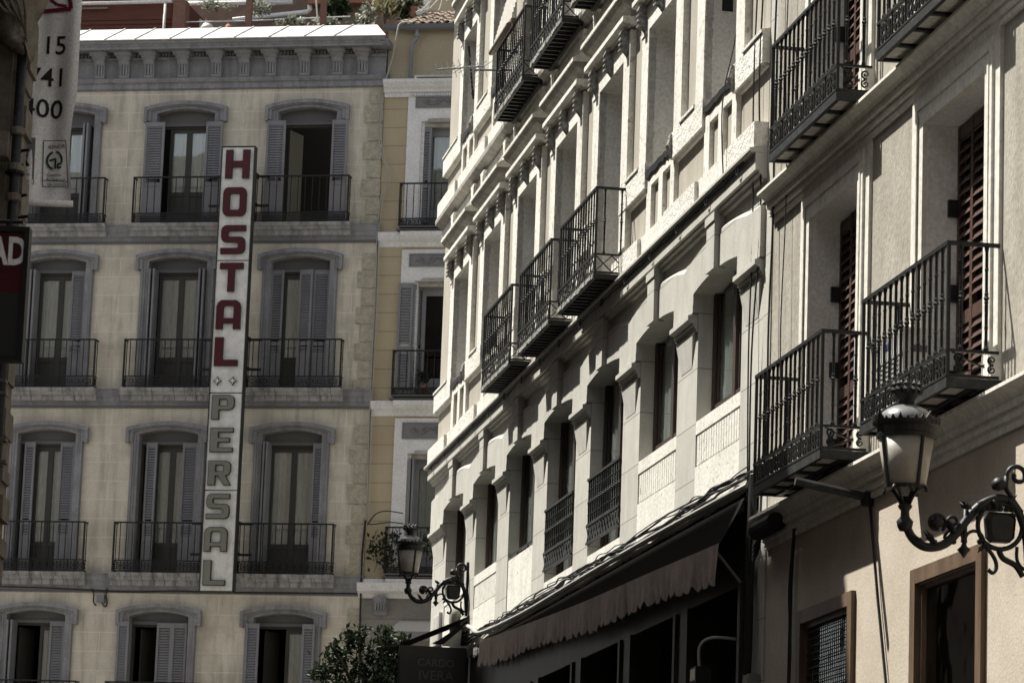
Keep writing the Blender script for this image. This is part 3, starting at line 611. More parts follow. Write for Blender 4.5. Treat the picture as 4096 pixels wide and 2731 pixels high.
for k, f in BF.items():                                  # ledges, trims, reliefs, windows, balconies
    w = f['fl']
    mb = MB(); P = [(.0, w - .30), (.03, w - .29), (.05, w - .22), (.13, w - .16), (.17, w - .1), (.18, w - .02), (0, w)]
    mb.sweep([(a * .55, b) for a, b in P], 6.53, 7.03); mb.sweep(P, 6.98 + .0, 9.0); mb.sweep([(a * .55, b) for a, b in P], 9.0, 14)
    if k != 3 or True: mb.build('ledge', M['b_white'], B)
    mb = MB(); mb.sweep([(.0, w), (.19, w), (.20, w + .02), (0, w + .05)], 6.9, 9.0); mb.build('ledge_flashing', M['a_dark'], B)
    mb = MB(); t0, t1 = w + .02, f['rel'][1] + .08
    mb.box(7.0, CB - .68, -.02, .03, t0, t1); mb.box(CB + .68, 8.9, -.02, .03, t0, t1); mb.box(CB - .68, CB + .68, -.02, .03, f['open'], t1)
    mb.box(CB - .68, CB - .62, -.30, -.02, t0, f['open']); mb.box(CB + .62, CB + .68, -.30, -.02, t0, f['open'])
    mb.build('window_trim', M['b_white'], B)
    mb = MB(); mb.box(CB - .66, CB + .66, -.30, -.021, f['open'] - .10, f['open']); mb.sweepv([(CB - .58, f['open'] - .02), (CB + .58, f['open'] - .02), (CB + .53, f['open'] + .05), (CB - .53, f['open'] + .05)], .03, .045); mb.build('window_head', M['r1_soffit'], B)
    mb = MB(); a, b = f['rel']; mb.box(7.15, 8.75, .03, .045, a, b)
    mb.box(7.15, 8.75, .045, .055, a, a + .02); mb.box(7.15, 8.75, .045, .055, b - .02, b); mb.box(7.15, 7.17, .045, .055, a + .02, b - .02)
    h = (b - a); mid = (a + b) / 2
    for sg_ in (-1, 1):
        for cx, rr_, a0, tn in ((.14, .30, 0, 1.3), (.36, .26, 3, -1.4), (.55, .2, .5, 1.2)):
            mb.tube([(CB + sg_ * (cx + x), .055, mid + z) for x, z in spiral(0, 0, h * rr_, h * .05, a0, tn, 16)], .012, 5, False)
        mb.tube(crom([(CB + sg_ * .1, .055, mid), (CB + sg_ * .25, .055, mid + h * .22), (CB + sg_ * .45, .055, mid - h * .2), (CB + sg_ * .66, .055, mid + h * .05)]), .013, 5, False)
    mb.lathe((CB, .04, mid - .03), [(.07, 0), (.075, .03), (.03, .06)], 8); mb.build('relief_panel', M['b_relief'], B)
    fm, gl, cu = MB(), MB(), MB(); o_ = f['open'] - .1
    fm.box(CB - .62, CB + .62, -.2, -.15, o_ - .06, o_)
    for a, b in ((CB - .56, CB - .01), (CB + .01, CB + .56)):
        fm.box(a, a + .075, -.2, -.15, w, o_ - .06); fm.box(b - .075, b, -.2, -.15, w, o_ - .06); fm.box(a + .075, b - .075, -.2, -.15, o_ - .16, o_ - .06); fm.box(a + .075, b - .075, -.195, -.155, w, w + .45)
        gl.box(a + .075, b - .075, -.178, -.174, w + .45, o_ - .16)
        if k != 2: curtain(cu, a + .075, b - .075, w + .45, o_ - .16, -.24, seed=k + int(a * 9))
    fo = fm.build('french_window', M['shutter'], B); gl.build('window_pane', M['glass_dark' if k == 2 else 'glass'], fo)
    if cu.v: cu.build('curtain', M['curtain_dim'], fo)
    if k == 2:
        mb = MB(); shutter_leaf(mb, 6.98, 7.26, w + .22, o_ + .05, .07, .055, 0, 0); mb.build('shutter', M['shutter'], fo)
        mb = MB(); shutter_leaf(mb, 7.27, 7.60, w + .22, o_ + .03, .06, .055, 0, -1.1); mb.build('shutter', M['shutter'], fo)
    elif k == 3:
        mb = MB(); shutter_leaf(mb, 7.29, 7.47, w + .2, o_, -.03, .055, 0, 0); mb.build('shutter', M['shutter'], fo)
    else:
        mb = MB(); mb.box(7.31, 7.345, -.14, .05, w + .1, o_); mb.box(7.37, 7.405, -.14, .05, w + .1, o_); mb.build('shutter', M['shutter'], fo)
    ob = MB().box(6.95, 8.95, .0, .205, w + .051, w + .075).build('balcony', M['a_dark'], B)
    r_ = railing(6.95, 8.95, .18, w + .08, f['rail'], f['low'], 'a', 15, 2, .008, .0125)
    mm = w + .09
    for j in range(17):
        u = 6.99 + j * .118
        r_.tube([(u + .05 * math.cos(t * .785), .18, mm + .055 + .05 * math.sin(t * .785)) for t in range(9)], .008, 4, False)
    r_.build('railing', M['iron'], ob)
mb = MB(); mb.sweep([(0, 16.53), (.04, 16.53), (.045, 16.60), (.10, 16.62), (.10, 16.66), (.16, 16.70), (.22, 16.78), (.23, 16.84), (.0, 16.86)], 6.53, 14)
for j in range(40): mb.box(7.02 + j * .052, 7.05 + j * .052, .04, .075, 16.545, 16.595)
mb.build('cornice', M['b_white'], B)
mb = MB(); mb.box(7.15, 13.9, .0, .25, 16.862, 16.90); mb.build('cornice_flashing', M['zinc'], B)
mb = MB(); mb.sweep([(.0, 6.93), (.06, 6.93), (.1, 7.0), (.2, 7.05), (.22, 7.12), (.235, 7.2), (.0, 7.22)], 6.45, 14); mb.build('ledge', M['b_white'], B)
mb = MB(); mb.sweep([(0, 6.6), (.06, 6.62), (.08, 6.75), (.15, 6.85), (.17, 6.95), (0, 6.95)], 6.76, 7.0)
for j in range(4): mb.box(6.785 + j * .053, 6.815 + j * .053, .06, .13, 6.7, 6.85)
mb.build('bracket', M['a_grey'], B)
# roof tiles and gutter
mb = MB()
for i in range(18):
    for j in range(9):
        u = 6.62 + i * .155 + random.uniform(-.012, .012); v = .10 - j * .24 + random.uniform(-.02, .02); w = 17.94 + j * .095 + random.uniform(-.01, .012)
        if u + j * .05 < 6.75 + j * .06: continue
        r = .075
        P0 = [(u + r * math.cos(a), v, w + r * math.sin(a)) for a in [k * math.pi / 5 for k in range(6)]]; P1 = [(x, y - .28, z + .085) for x, y, z in P0]
        P2 = [(u + (r - .014) * math.cos(a), v, w + (r - .014) * math.sin(a)) for a in [k * math.pi / 5 for k in range(6)]]
        mb.add(P0 + P1 + P2, [(k, k + 1, 7 + k, 6 + k) for k in range(5)] + [(k, k + 1, 13 + k, 12 + k) for k in range(5)])
rf = mb.build('roof_tiles', M['tile'], B)
mb = MB(); mb.add([(6.54, .05, 17.90), (14, .05, 17.90), (14, -3, 18.95), (6.54, -3, 18.95)], [(0, 1, 2, 3)]); mb.build('roof', M['r1_soffit'], B)
mb = MB(); mb.sweep([(.02, 17.95), (.02, 17.87), (.05, 17.83), (.10, 17.83), (.13, 17.87), (.13, 17.95), (.12, 17.95), (.12, 17.88), (.09, 17.845), (.06, 17.845), (.03, 17.88), (.03, 17.95)], 6.46, 12)
mb.build('gutter', M['a_dark'], B)
mb = MB(); mb.tube([(7.13, .07, 17.84), (7.13, .07, 17.72), (7.11, .06, 17.66), (7.04, .04, 17.58), (7.03, .04, 17.5), (7.02, .04, 16.9)], .037, 10)
mb.lathe((7.13, .07, 17.70), [(.05, 0), (.05, .06)], 10); mb.build('downpipe', M['a_grey'], B, smooth=True)
# ------------------------------------------------------------------ foliage
def foliage(mb, c, rad, n, leaf, clumps=9, seed=1, long=1.8, up=0.3):
    rr = random.Random(seed); C = []
    for _ in range(clumps):
        while True:
            p = Vector([rr.uniform(-1, 1) for _ in range(3)])
            if p.length < 1: break
        C.append((Vector((c[0] + p.x * rad[0] * .8, c[1] + p.y * rad[1] * .8, c[2] + p.z * rad[2] * .8)), rr.uniform(.25, .5)))
    for i in range(n):
        q, s = rr.choice(C); p = Vector([rr.gauss(0, .5) for _ in range(3)])
        p = q + Vector((p.x * rad[0] * s, p.y * rad[1] * s, p.z * rad[2] * s))
        d = Vector([rr.uniform(-1, 1), rr.uniform(-1, 1), rr.uniform(-.7, 1) + up]).normalized(); e = d.cross(Vector([rr.uniform(-1, 1) for _ in range(3)])).normalized()
        L = leaf * rr.uniform(.6, 1.3); W = L / long / 2; nrm = d.cross(e)
        mb.add([p, p + d * L * .45 + e * W + nrm * W * .4, p + d * L, p + d * L * .45 - e * W + nrm * W * .4, p + d * L * .5], [(0, 1, 4), (1, 2, 4), (2, 3, 4), (3, 0, 4)])
    return C
# ------------------------------------------------------------------ roof terrace above the ochre house
def T(px, py, v): return FA.px(px, py, v)
def Tb(mb, x0, y0, x1, y1, v0, v1):                      # box whose front face covers a reading of the photo at depth v1
    a, b = T(x0, y1, v1), T(x1, y1, v1); c_ = T((x0 + x1) / 2, y0, v1); d_ = T((x0 + x1) / 2, y1, v1)
    return mb.box(a[0], b[0], v0, v1, d_[1], c_[1])
z0 = 17.5
th = thing('terrace_hut', 'dark red terrace hut with white gutter and pipe above the left of the roof edge', 'hut', FA, (1.6, -1.6, z0))
a = T(0, 60, -1.2); b = T(735, 60, -1.2); top = T(400, 20, -1.2)[1]
mb = MB().box(-4, b[0] - .1, -4, -1.2, z0, top + .15)
for j in range(9): mb.box(-4, b[0] - .1, -1.199, -1.18, z0 + .3 + j * .09, z0 + .37 + j * .09)
mb.build('boarding', M['redbrown'], th)
mb = MB(); w = T(500, 16, -1.1)[1]; mb.tube([(-4, -1.08, w), (b[0] - .12, -1.08, w + .02)], .035, 10); mb.build('gutter', M['b_white'], th, smooth=True)
mb = MB(); u = T(660, 60, -1.1)[0]; mb.tube([(u, -1.08, w - .0), (u, -1.08, z0)], .028, 10); mb.build('downpipe', M['b_white'], th, smooth=True)
mb = MB(); mb.box(-4, T(430, 30, -1.1)[0], -1.17, -1.1, T(430, 36, -1.1)[1], T(430, 29, -1.1)[1]); mb.build('ledge', M['pinkwall'], th)
tw = thing('terrace_wall', 'pinkish brown terrace wall behind the plants and pipes on the roof', 'wall', FA, (5, -3.6, z0))
mb = MB().box(-4, b[0] + .001, -5, -4.6, z0, 21.5).box(b[0] + .0, 7.6, -4.6, -3.6, z0, 21.5); mb.build('masonry', M['pinkwall'], tw)
mb = MB(); a0 = T(735, 15, -3.4); a1 = T(1170, 10, -3.4); mb.tube([(a0[0], -3.4, a0[1]), (a1[0], -3.4, a1[1])], .045, 8)
a0, a1, a2 = T(930, 80, -3.4), T(1235, 48, -3.4), T(1238, 20, -3.4); mb.tube([(a0[0], -3.42, a0[1]), (a1[0] - .03, -3.42, a1[1]), (a1[0] + .02, -3.42, a1[1] + .06), (a2[0], -3.42, a2[1])], .05, 8)
mb.build('pipe', M['b_white'], tw, smooth=True)
mb = MB(); a0 = T(1240, 12, -3.5); a1 = T(1500, 12, -3.5); mb.box(a0[0], a1[0], -3.6, -3.3, a0[1] - .08, a0[1] + .3); mb.build('beam', M['terracotta'], tw)
tr = thing('terrace_railing', 'brick red posts with thin white rails along the edge of the roof terrace', 'railing', FA, (4.2, -.9, z0))
for x0, y0, x1 in ((688, 3, 737), (978, -40, 1003), (1277, -40, 1300)):
    mb = MB(); Tb(mb, x0, y0, x1, 120, -1.15 if x1 - x0 > 40 else -.95, -.88); mb.build('post', M['post'], tr)
mb = MB(); c_ = T(712, 3, -.9); mb.box(c_[0] - .14, c_[0] + .14, -1.2, -.86, c_[1], c_[1] + .04); mb.build('post_cap', M['zinc'], tr)
for pts in (((735, 88), (980, 84), (1290, 70), (1400, 66)), ((735, 2), (980, -2), (1290, -8))):
    mb = MB(); mb.tube([(T(x, y, -.95)[0], -.97, T(x, y, -.95)[1]) for x, y in pts], .012, 6); mb.build('rail', M['b_white'], tr)
mb = MB(); p = [T(x, y, -.8) for x, y in ((1263, -20), (1267, 40), (1272, 90))]; mb.tube([(q[0], -.8, q[1]) for q in p], .018, 6); tag(mb.build('cane', M['reed'], None, FA, (p[2][0], -.8, p[2][1])), 'pale upright cane standing beside the rightmost red terrace post', 'cane')
for x, y, r, nm, lab in ((830, 104, .13, 'plastic', 'pale domed chimney cowl showing over the zinc roof edge'), (916, 108, .09, 'terracotta', 'small terracotta chimney cowl over the zinc roof edge')):
    c_ = T(x, y, -1.4); th_ = thing('chimney_cowl', lab, 'chimney', FA, (c_[0], -1.4, z0))
    MB().lathe((c_[0], -1.4, z0), [(r * .8, 0), (r * .8, c_[1] - z0 - .12), (r * 1.1, c_[1] - z0 - .1), (r * 1.05, c_[1] - z0 - .04), (r * .6, c_[1] - z0 + .04), (.01, c_[1] - z0 + .06)], 14).build('cowl', M[nm], th_, smooth=True)
    MB().lathe((c_[0], -1.4, c_[1] + .05), [(r * .4, 0), (r * .4, .09), (.01, .1)], 10).build('cap', M['terracotta'], th_)
mb = MB(); Tb(mb, 772, 76, 800, 125, -3.55, -2.6); o_ = thing('air_unit', 'small white louvred box behind the domed chimney cowl', 'air conditioner', FA, (T(790, 100, -2.6)[0], -2.8, z0)); mb.build('casing', M['plastic'], o_)
mb = MB()
for j in range(6): Tb(mb, 775, 80 + j * 7, 797, 84 + j * 7, -2.6, -2.585)
mb.build('louvre', M['a_dark'], o_)
PL = [(1150, 95, 70, 22, 'leaf', 150, .10, 'low succulent with broad green leaves in a brick red trough, left of the terrace plants', 'trough'), (1195, 98, 50, 16, 'leaf', 90, .09, 'small leafy plant behind the trough at the middle terrace post', None),
      (1300, 95, 55, 18, 'leaf', 130, .10, 'pale flowered low plant right of the cane on the roof edge', None), (1430, 97, 50, 14, 'leaf', 110, .09, 'flat green plant on the roof edge below the spiky grass', None),
      (1340, 45, 60, 50, 'leaf_dark', 170, .16, 'dark leafy shrub with white blossoms by the rightmost terrace post', 'pot'), (1470, 60, 50, 55, 'leaf', 240, .09, 'green bush with many white flowers on the roof terrace', 'pot'),
      (1540, 45, 62, 60, 'leaf_pale', 170, .28, 'spiky dry straw coloured grass plant on the roof terrace', 'pot'), (1610, 45, 40, 45, 'leaf_dark', 240, .10, 'dense dark green potted shrub before the white wall', 'pot'),
      (1650, 8, 45, 22, 'leaf', 150, .13, 'potted plant with pale tips standing on the white wall', 'pot'), (1545, 2, 40, 14, 'leaf', 100, .12, 'potted plant cut by the top of the picture above the dry grass', 'pot'),
      (870, 25, 90, 26, 'leaf', 200, .07, 'thin climbing plant with white flowers trained along the wire mesh', None), (1040, 35, 55, 35, 'leaf', 130, .08, 'sparse climbing plant round the middle terrace post', None)]
for i, (x, y, rx, ry, mm, n, lf, lab, pot) in enumerate(PL):
    v = -1.0 - .12 * (i % 5); c_ = T(x, y, v); k = 1 / 211.0; t_ = thing('potted_plant' if pot else 'terrace_plant', lab, 'plant', FA, (c_[0], v, z0))
    mb = MB(); cl = foliage(mb, (c_[0], v, c_[1]), (rx * k, .22, ry * k), int(n * 1.6), lf, 12, 30 + i, 6 if mm == 'leaf_pale' else 1.9, .9 if mm == 'leaf_pale' else .3); mb.build('foliage', M[mm], t_)
    mb = MB()
    for q, s_ in cl[:6]: mb.tube([(c_[0], v, c_[1] - ry * k), tuple((Vector((c_[0], v, c_[1])) + q) / 2), tuple(q)], .006, 4)
    if 'climbing' not in lab: mb.tube([(c_[0], v, z0 + .2), (c_[0], v, c_[1] - ry * k * .7)], .014, 5)
    mb.build('stem', M['bark'], t_)
    if pot == 'trough': MB().box(c_[0] - .3, c_[0] + .3, v - .1, v + .1, z0, c_[1] - ry * k * .6).build('trough', M['terracotta'], t_)
    elif pot: MB().lathe((c_[0], v, c_[1] - ry * k - .22), [(.07, 0), (.105, .17), (.115, .17), (.115, .2), (.01, .2)], 12).build('pot', M['terracotta'], t_)
pw = thing('parapet_wall', 'small white parapet wall behind the potted plants on the roof', 'wall', FA, (T(1680, 0, -1.9)[0], -2, z0))
mb = MB(); Tb(mb, 1600, -60, 1698, 60, -2.3, -1.9); mb.build('masonry', M['b_white'], pw)
up = thing('upper_house', 'ochre rear wall of a taller house above the tiled roof', 'building', FA, (8.4, -3.2, z0)); MB().box(T(1700, 0, -3.1)[0], 13, -8, -3.1, z0, 20.5).build('wall', M['b_plain'], up)
for pts in (((1725, 5), (1700, 40), (1672, 62)), ((1752, 0), (1725, 40), (1690, 58)), ((1768, 0), (1765, 35), (1762, 55))):
    mb = MB(); mb.tube([(T(x, y, -.6)[0], -.6 + .1 * i, T(x, y, -.6)[1]) for i, (x, y) in enumerate(pts)], .011, 5); q = T(*pts[2], -.5); tag(mb.build('cable', M['pipe_pale'], None, FA, (q[0], -.5, q[1])), 'pale cable hanging down over the tiled roof', 'cable', 'pale cables over the tiles')
mb = MB(); mb.tube(crom([(T(x, y, .12)[0], v, T(x, y, .12)[1]) for x, y, v in ((1650, 92, .14), (1604, 100, .2), (1590, 150, .2), (1570, 230, .12), (1545, 310, .1), (1536, 340, .08))]), .016, 6)
q = T(1604, 100, .2); tag(mb.build('cable', M['pipe_pale'], None, FA, (q[0], .2, q[1])), 'thick grey cable dropping from the gutter beside the ochre cornice', 'cable')
for dx in (0, 9):
    mb = MB(); mb.tube(crom([(T(x + dx, y, .06)[0], .06, T(x + dx, y, .06)[1]) for x, y in ((1525, 350), (1512, 480), (1516, 560), (1530, 630 + dx), (1547, 680), (1545, 740), (1525, 780), (1515, 860), (1508, 940), (1500, 1200), (1480, 1600), (1468, 2000), (1462, 2100))]), .009, 5)
    q = T(1512 + dx, 480, .06); tag(mb.build('cable', M['pipe_pale'], None, FA, (q[0], .06, q[1])), 'thin grey cable running down the joint between ochre and yellow house', 'cable', 'cables on the house joint')
mb = MB(); mb.tube(crom([(T(x, y, .1)[0], .1, T(x, y, .1)[1]) for x, y in ((1462, 2080), (1450, 2200), (1445, 2320), (1440, 2500), (1436, 2731))]), .02, 6); q = T(1450, 2200, .1); tag(mb.build('downpipe', M['cable'], None, FA, (q[0], .1, q[1])), 'thick black pipe at the foot of the joint by the granite base', 'pipe')
for i, pts in enumerate((((1462, 2095), (1500, 2055), (1550, 2045), (1620, 2057)), ((1465, 2085), (1485, 2095), (1560, 2090), (1620, 2098)))):
    mb = MB(); mb.tube(crom([(T(x, y, .2)[0], .06 + .1 * j, T(x, y, .2)[1]) for j, (x, y) in enumerate(pts)]), .011, 5); q = T(*pts[0], .2); tag(mb.build('cable', M['cable'], None, FA, (q[0], .06, q[1])), ('upper' if i == 0 else 'lower') + ' black cable looped from the house joint to the planted balcony', 'cable')
mb = MB(); mb.tube(crom([(T(x, y, .04)[0], .04, T(x, y, .04)[1]) for x, y in ((0, 2345), (180, 2350), (360, 2358), (520, 2366), (700, 2362), (900, 2368), (1430, 2372))]), .011, 5); q = T(520, 2366, .04); tag(mb.build('cable', M['cable'], None, FA, (q[0], .04, q[1])), 'black cable strung along the lowest grey ledge of the ochre house', 'cable')
jb = thing('junction_box', 'small grey junction box with looped cables under the lowest ledge', 'box', FA, (*T(400, 2400, .05)[:1], .02, T(400, 2410, .05)[1]))
mb = MB(); Tb(mb, 386, 2376, 414, 2408, .0, .09); mb.build('casing', M['shutter'], jb)
mb = MB()
for pts in (((366, 2352), (375, 2375), (374, 2405), (385, 2420)), ((428, 2352), (424, 2380), (428, 2410), (420, 2425), (405, 2405))): mb.tube(crom([(T(x, y, .05)[0], .05, T(x, y, .05)[1]) for x, y in pts]), .014, 6)
mb.build('cable_loop', M['cable'], jb)
# plant on the yellow house's lowest visible balcony
t_ = thing('climbing_plant', 'leafy climbing plant growing through the lowest balcony railing of the yellow house', 'plant', FA, (7.3, .12, 7.4))
mb = MB(); foliage(mb, (6.95, .2, 7.8), (.34, .08, .42), 330, .085, 14, 77); foliage(mb, (7.85, .2, 7.85), (.25, .08, .35), 130, .08, 8, 78); mb.build('foliage', M['leaf_dark'], t_)
mb = MB()
for u in (6.75, 6.95, 7.15, 7.75, 7.95): mb.tube(crom([(u, .15, 7.4), (u + .06, .16, 7.65), (u - .04, .18, 7.95), (u + .05, .2, 8.2)]), .007, 4)
mb.build('stem', M['bark'], t_)
t_ = thing('potted_plant', 'small palm like plant on the middle balcony of the yellow house', 'plant', FA, (7.55, .08, 10.75)); mb = MB(); foliage(mb, (7.55, .08, 11.05), (.14, .08, .16), 70, .15, 4, 80, 4, .8); mb.build('foliage', M['leaf_dark'], t_); MB().lathe((7.55, .08, 10.75), [(.07, 0), (.1, .16), (.01, .16)], 10).build('pot', M['terracotta'], t_)
# ------------------------------------------------------------------ the white corner house on the right, with granite first floor
W = thing('townhouse', 'flaking white and tan house with granite arches and iron balconies in full sun', 'building', FR, (3.6, 0, GND))
PI1 = 2.755; CW = {n: 6.71 + PI1 * n for n in range(-4, 3)}
UE0, UE1 = -6.54, 14.05
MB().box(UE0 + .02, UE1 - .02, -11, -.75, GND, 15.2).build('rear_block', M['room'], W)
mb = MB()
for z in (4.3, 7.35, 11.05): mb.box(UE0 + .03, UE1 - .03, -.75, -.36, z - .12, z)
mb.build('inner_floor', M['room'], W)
mb = MB(); mb.quad((UE0, 0, GND), (UE0, -11, GND), (UE0, -11, 15.2), (UE0, 0, 15.2)); mb.quad((UE1, -.01, GND), (UE1, -11, GND), (UE1, -11, 15.2), (UE1, -.01, 15.2)); mb.build('side_wall', M['tan'], W)
# granite storey: piers, arches, capitals
ed = [UE0] + [x for n in range(-4, 3) for x in (CW[n] - .93, CW[n] + .93)] + [UE1]
SPB = ed[0::2], ed[1::2]
piers = list(zip(SPB[0], SPB[1]))
for a, b in piers: MB().box(a, b, -.40, 0, 4.42, 6.56).build('granite_pier', M['stone'], W)
for n in CW:                                              # arch ring of each bay, from pier middle to pier middle
    c = CW[n]; lo = c - PI1 / 2 if n > -4 else UE0; hi = c + PI1 / 2 if n < 2 else UE1
    lo += .002; hi -= .002; mb = MB()
    intr = [(c - .93 + 1.86 * k / 10, 6.66 + .06 * (1 - (k / 5 - 1) ** 2)) for k in range(11)]
    def ext(u): return 6.95 + .12 * max(0.0, 1 - ((u - c) / (PI1 / 2)) ** 2)
    tops = [(lo + (hi - lo) * k / 12, ext(lo + (hi - lo) * k / 12)) for k in range(13)]
    mb.prism([(lo, 6.56), (c - .93, 6.56)] + intr + [(c + .93, 6.56), (hi, 6.56)] + tops[::-1], -.40, .06)
    for i in range(12):
        (u0, a0), (u1, a1) = tops[i], tops[i + 1]; mb.quad((u0, .06, a0), (u1, .06, a1), (u1, .012, a1 + .055), (u0, .012, a0 + .055))
    mb.build('arch', M['stone'], W)
    mb = MB(); mb.box(c - .17, c + .17, .0, .112, 6.70, 7.25); mb.sweepv([(c - .2, 7.16), (c + .2, 7.16), (c + .2, 7.24), (c - .2, 7.24)], .113, .125); mb.build('keystone', M['stone'], W)
mb = MB(); mb.box(UE0, UE1, -.4, .01, 6.95, 7.42); mb.build('granite_wall', M['stone'], W)
mb = MB()
mb.sweep([(.01, 7.20), (.05, 7.20), (.06, 7.235), (.085, 7.245), (.09, 7.27), (.12, 7.272), (.12, 7.43), (.01, 7.43)], UE0 - .09, UE1)
mb.sweep([(.01, 7.431), (.165, 7.434), (.175, 7.45), (.175, 7.475), (.01, 7.49)], UE0 - .15, UE1)
mb.build('band_cornice', M['stone'], W)
for i, (a, b) in enumerate(piers):
    mb = MB(); first, last = i == 0, i == len(piers) - 1
    a2, b2 = a + .005, b - .005
    mb.sweep([(.0, 6.30), (.02, 6.30), (.02, 6.325), (.035, 6.33), (.035, 6.35), (.05, 6.36), (.052, 6.385), (.10, 6.41), (.10, 6.455), (.0, 6.47)], a2, b2 - .02)
    mb.box(a2, b2, .0, .062, 6.471, 6.559)
    t0, t1 = a2 + .03, b2 - .10; m_ = (t0 + t1) / 2
    mb.add([(t0, 0, 6.30), (t1, 0, 6.30), (t1, .036, 6.30), (t0, .036, 6.30), (t0 + .14, 0, 5.97), (t1 - .14, 0, 5.97), (t1 - .14, .003, 5.97), (t0 + .14, .003, 5.97)], [(0, 1, 2, 3), (4, 5, 6, 7), (0, 1, 5, 4), (1, 2, 6, 5), (2, 3, 7, 6), (3, 0, 4, 7)])
    mb.build('capital', M['stone'], W)
# granite storey windows
for n in CW:
    c = CW[n]; a, b = c - .93, c + .93; z0, z1 = 4.45, 6.75
    fm, gl, cu = MB(), MB(), MB(); zs = 5.47 if n in (2, 1, -1 + 0 * 9) and n > 0 else 4.7
    v0 = -.175
    for x0, x1 in ((a, a + .07), (b - .07, b), (c - .06, c + .06)): fm.box(x0, x1, v0 - .05, v0 + .03, zs, z1)
    fm.box(a + .07, c - .06, v0 - .05, v0 + .02, zs, zs + .09); fm.box(c + .06, b - .07, v0 - .05, v0 + .02, zs, zs + .09)
    for x0, x1 in ((a + .07, c - .06), (c + .06, b - .07)):
        fm.box(x0, x0 + .05, v0 - .04, v0 + .0, zs + .09, z1 - .1); fm.box(x1 - .05, x1, v0 - .04, v0, zs + .09, z1 - .1)
        gl.box(x0 + .05, x1 - .05, v0 - .025, v0 - .02, zs + .09, z1 - .1); curtain(cu, x0 + .05, x1 - .05, zs + .05, z1 - .12, v0 - .042, seed=n * 5 + int(x0), n=18)
    fo = fm.build('window', M['dkwood'], W); gl.build('window_pane', M['glass'], fo)
    if n > -4: cu.build('curtain', M['curtain'], fo)
    if n in (2, 1, -3, -4):                               # flat apron with thin grooves
        mb = MB(); mb.box(a, b, -.16, -.02, 4.42, 5.27); mb.box(a, b, -.30, .0, 5.271, 5.40)
        k = 0; x = a + .05
        while x < b - .04: mb.box(x, x + .085, -.02, -.006, 4.97, 5.25); x += .105
        mb.box(a, b, -.02, .0, 4.42, 4.95); mb.build('apron', M['white'], W)
    elif n == -2:
        mb = MB(); mb.box(a, b, -.16, -.01, 4.42, 5.30); mb.build('apron', M['white'], W)
        mb = MB(); mb.tube([(a, -.03, 5.36), (b, -.03, 5.36)], .018, 6)
        for x in (a + .6, b - .5): mb.tube([(x, -.03, 5.30), (x, -.03, 5.36)], .012, 5)
        mb.build('rail', M['iron'], W)
    else:
        MB().box(a, b, -.2, .0, 4.42, 4.72).build('apron', M['white'], W)
        mb = MB(); V = .01; zt = 5.58
        for z in (zt, 5.06, 4.86): mb.box(a + .01, b - .01, V - .018, V + .018, z - .014, z + .014)
        k = 15
        for j in range(k): baluster(mb, a + .06 + (b - a - .12) * j / (k - 1), V, 5.07, zt - .014, .010, .017)
        m = 12; p = (b - a - .02) / m
        for j in range(m): x = a + .01 + p * j; mb.tube([(x, V, 4.87), (x + p, V, 5.05)], .009, 4, False); mb.tube([(x + p, V + .006, 4.87), (x, V + .006, 5.05)], .009, 4, False)
        mb.build('railing', M['iron_grey'], W)
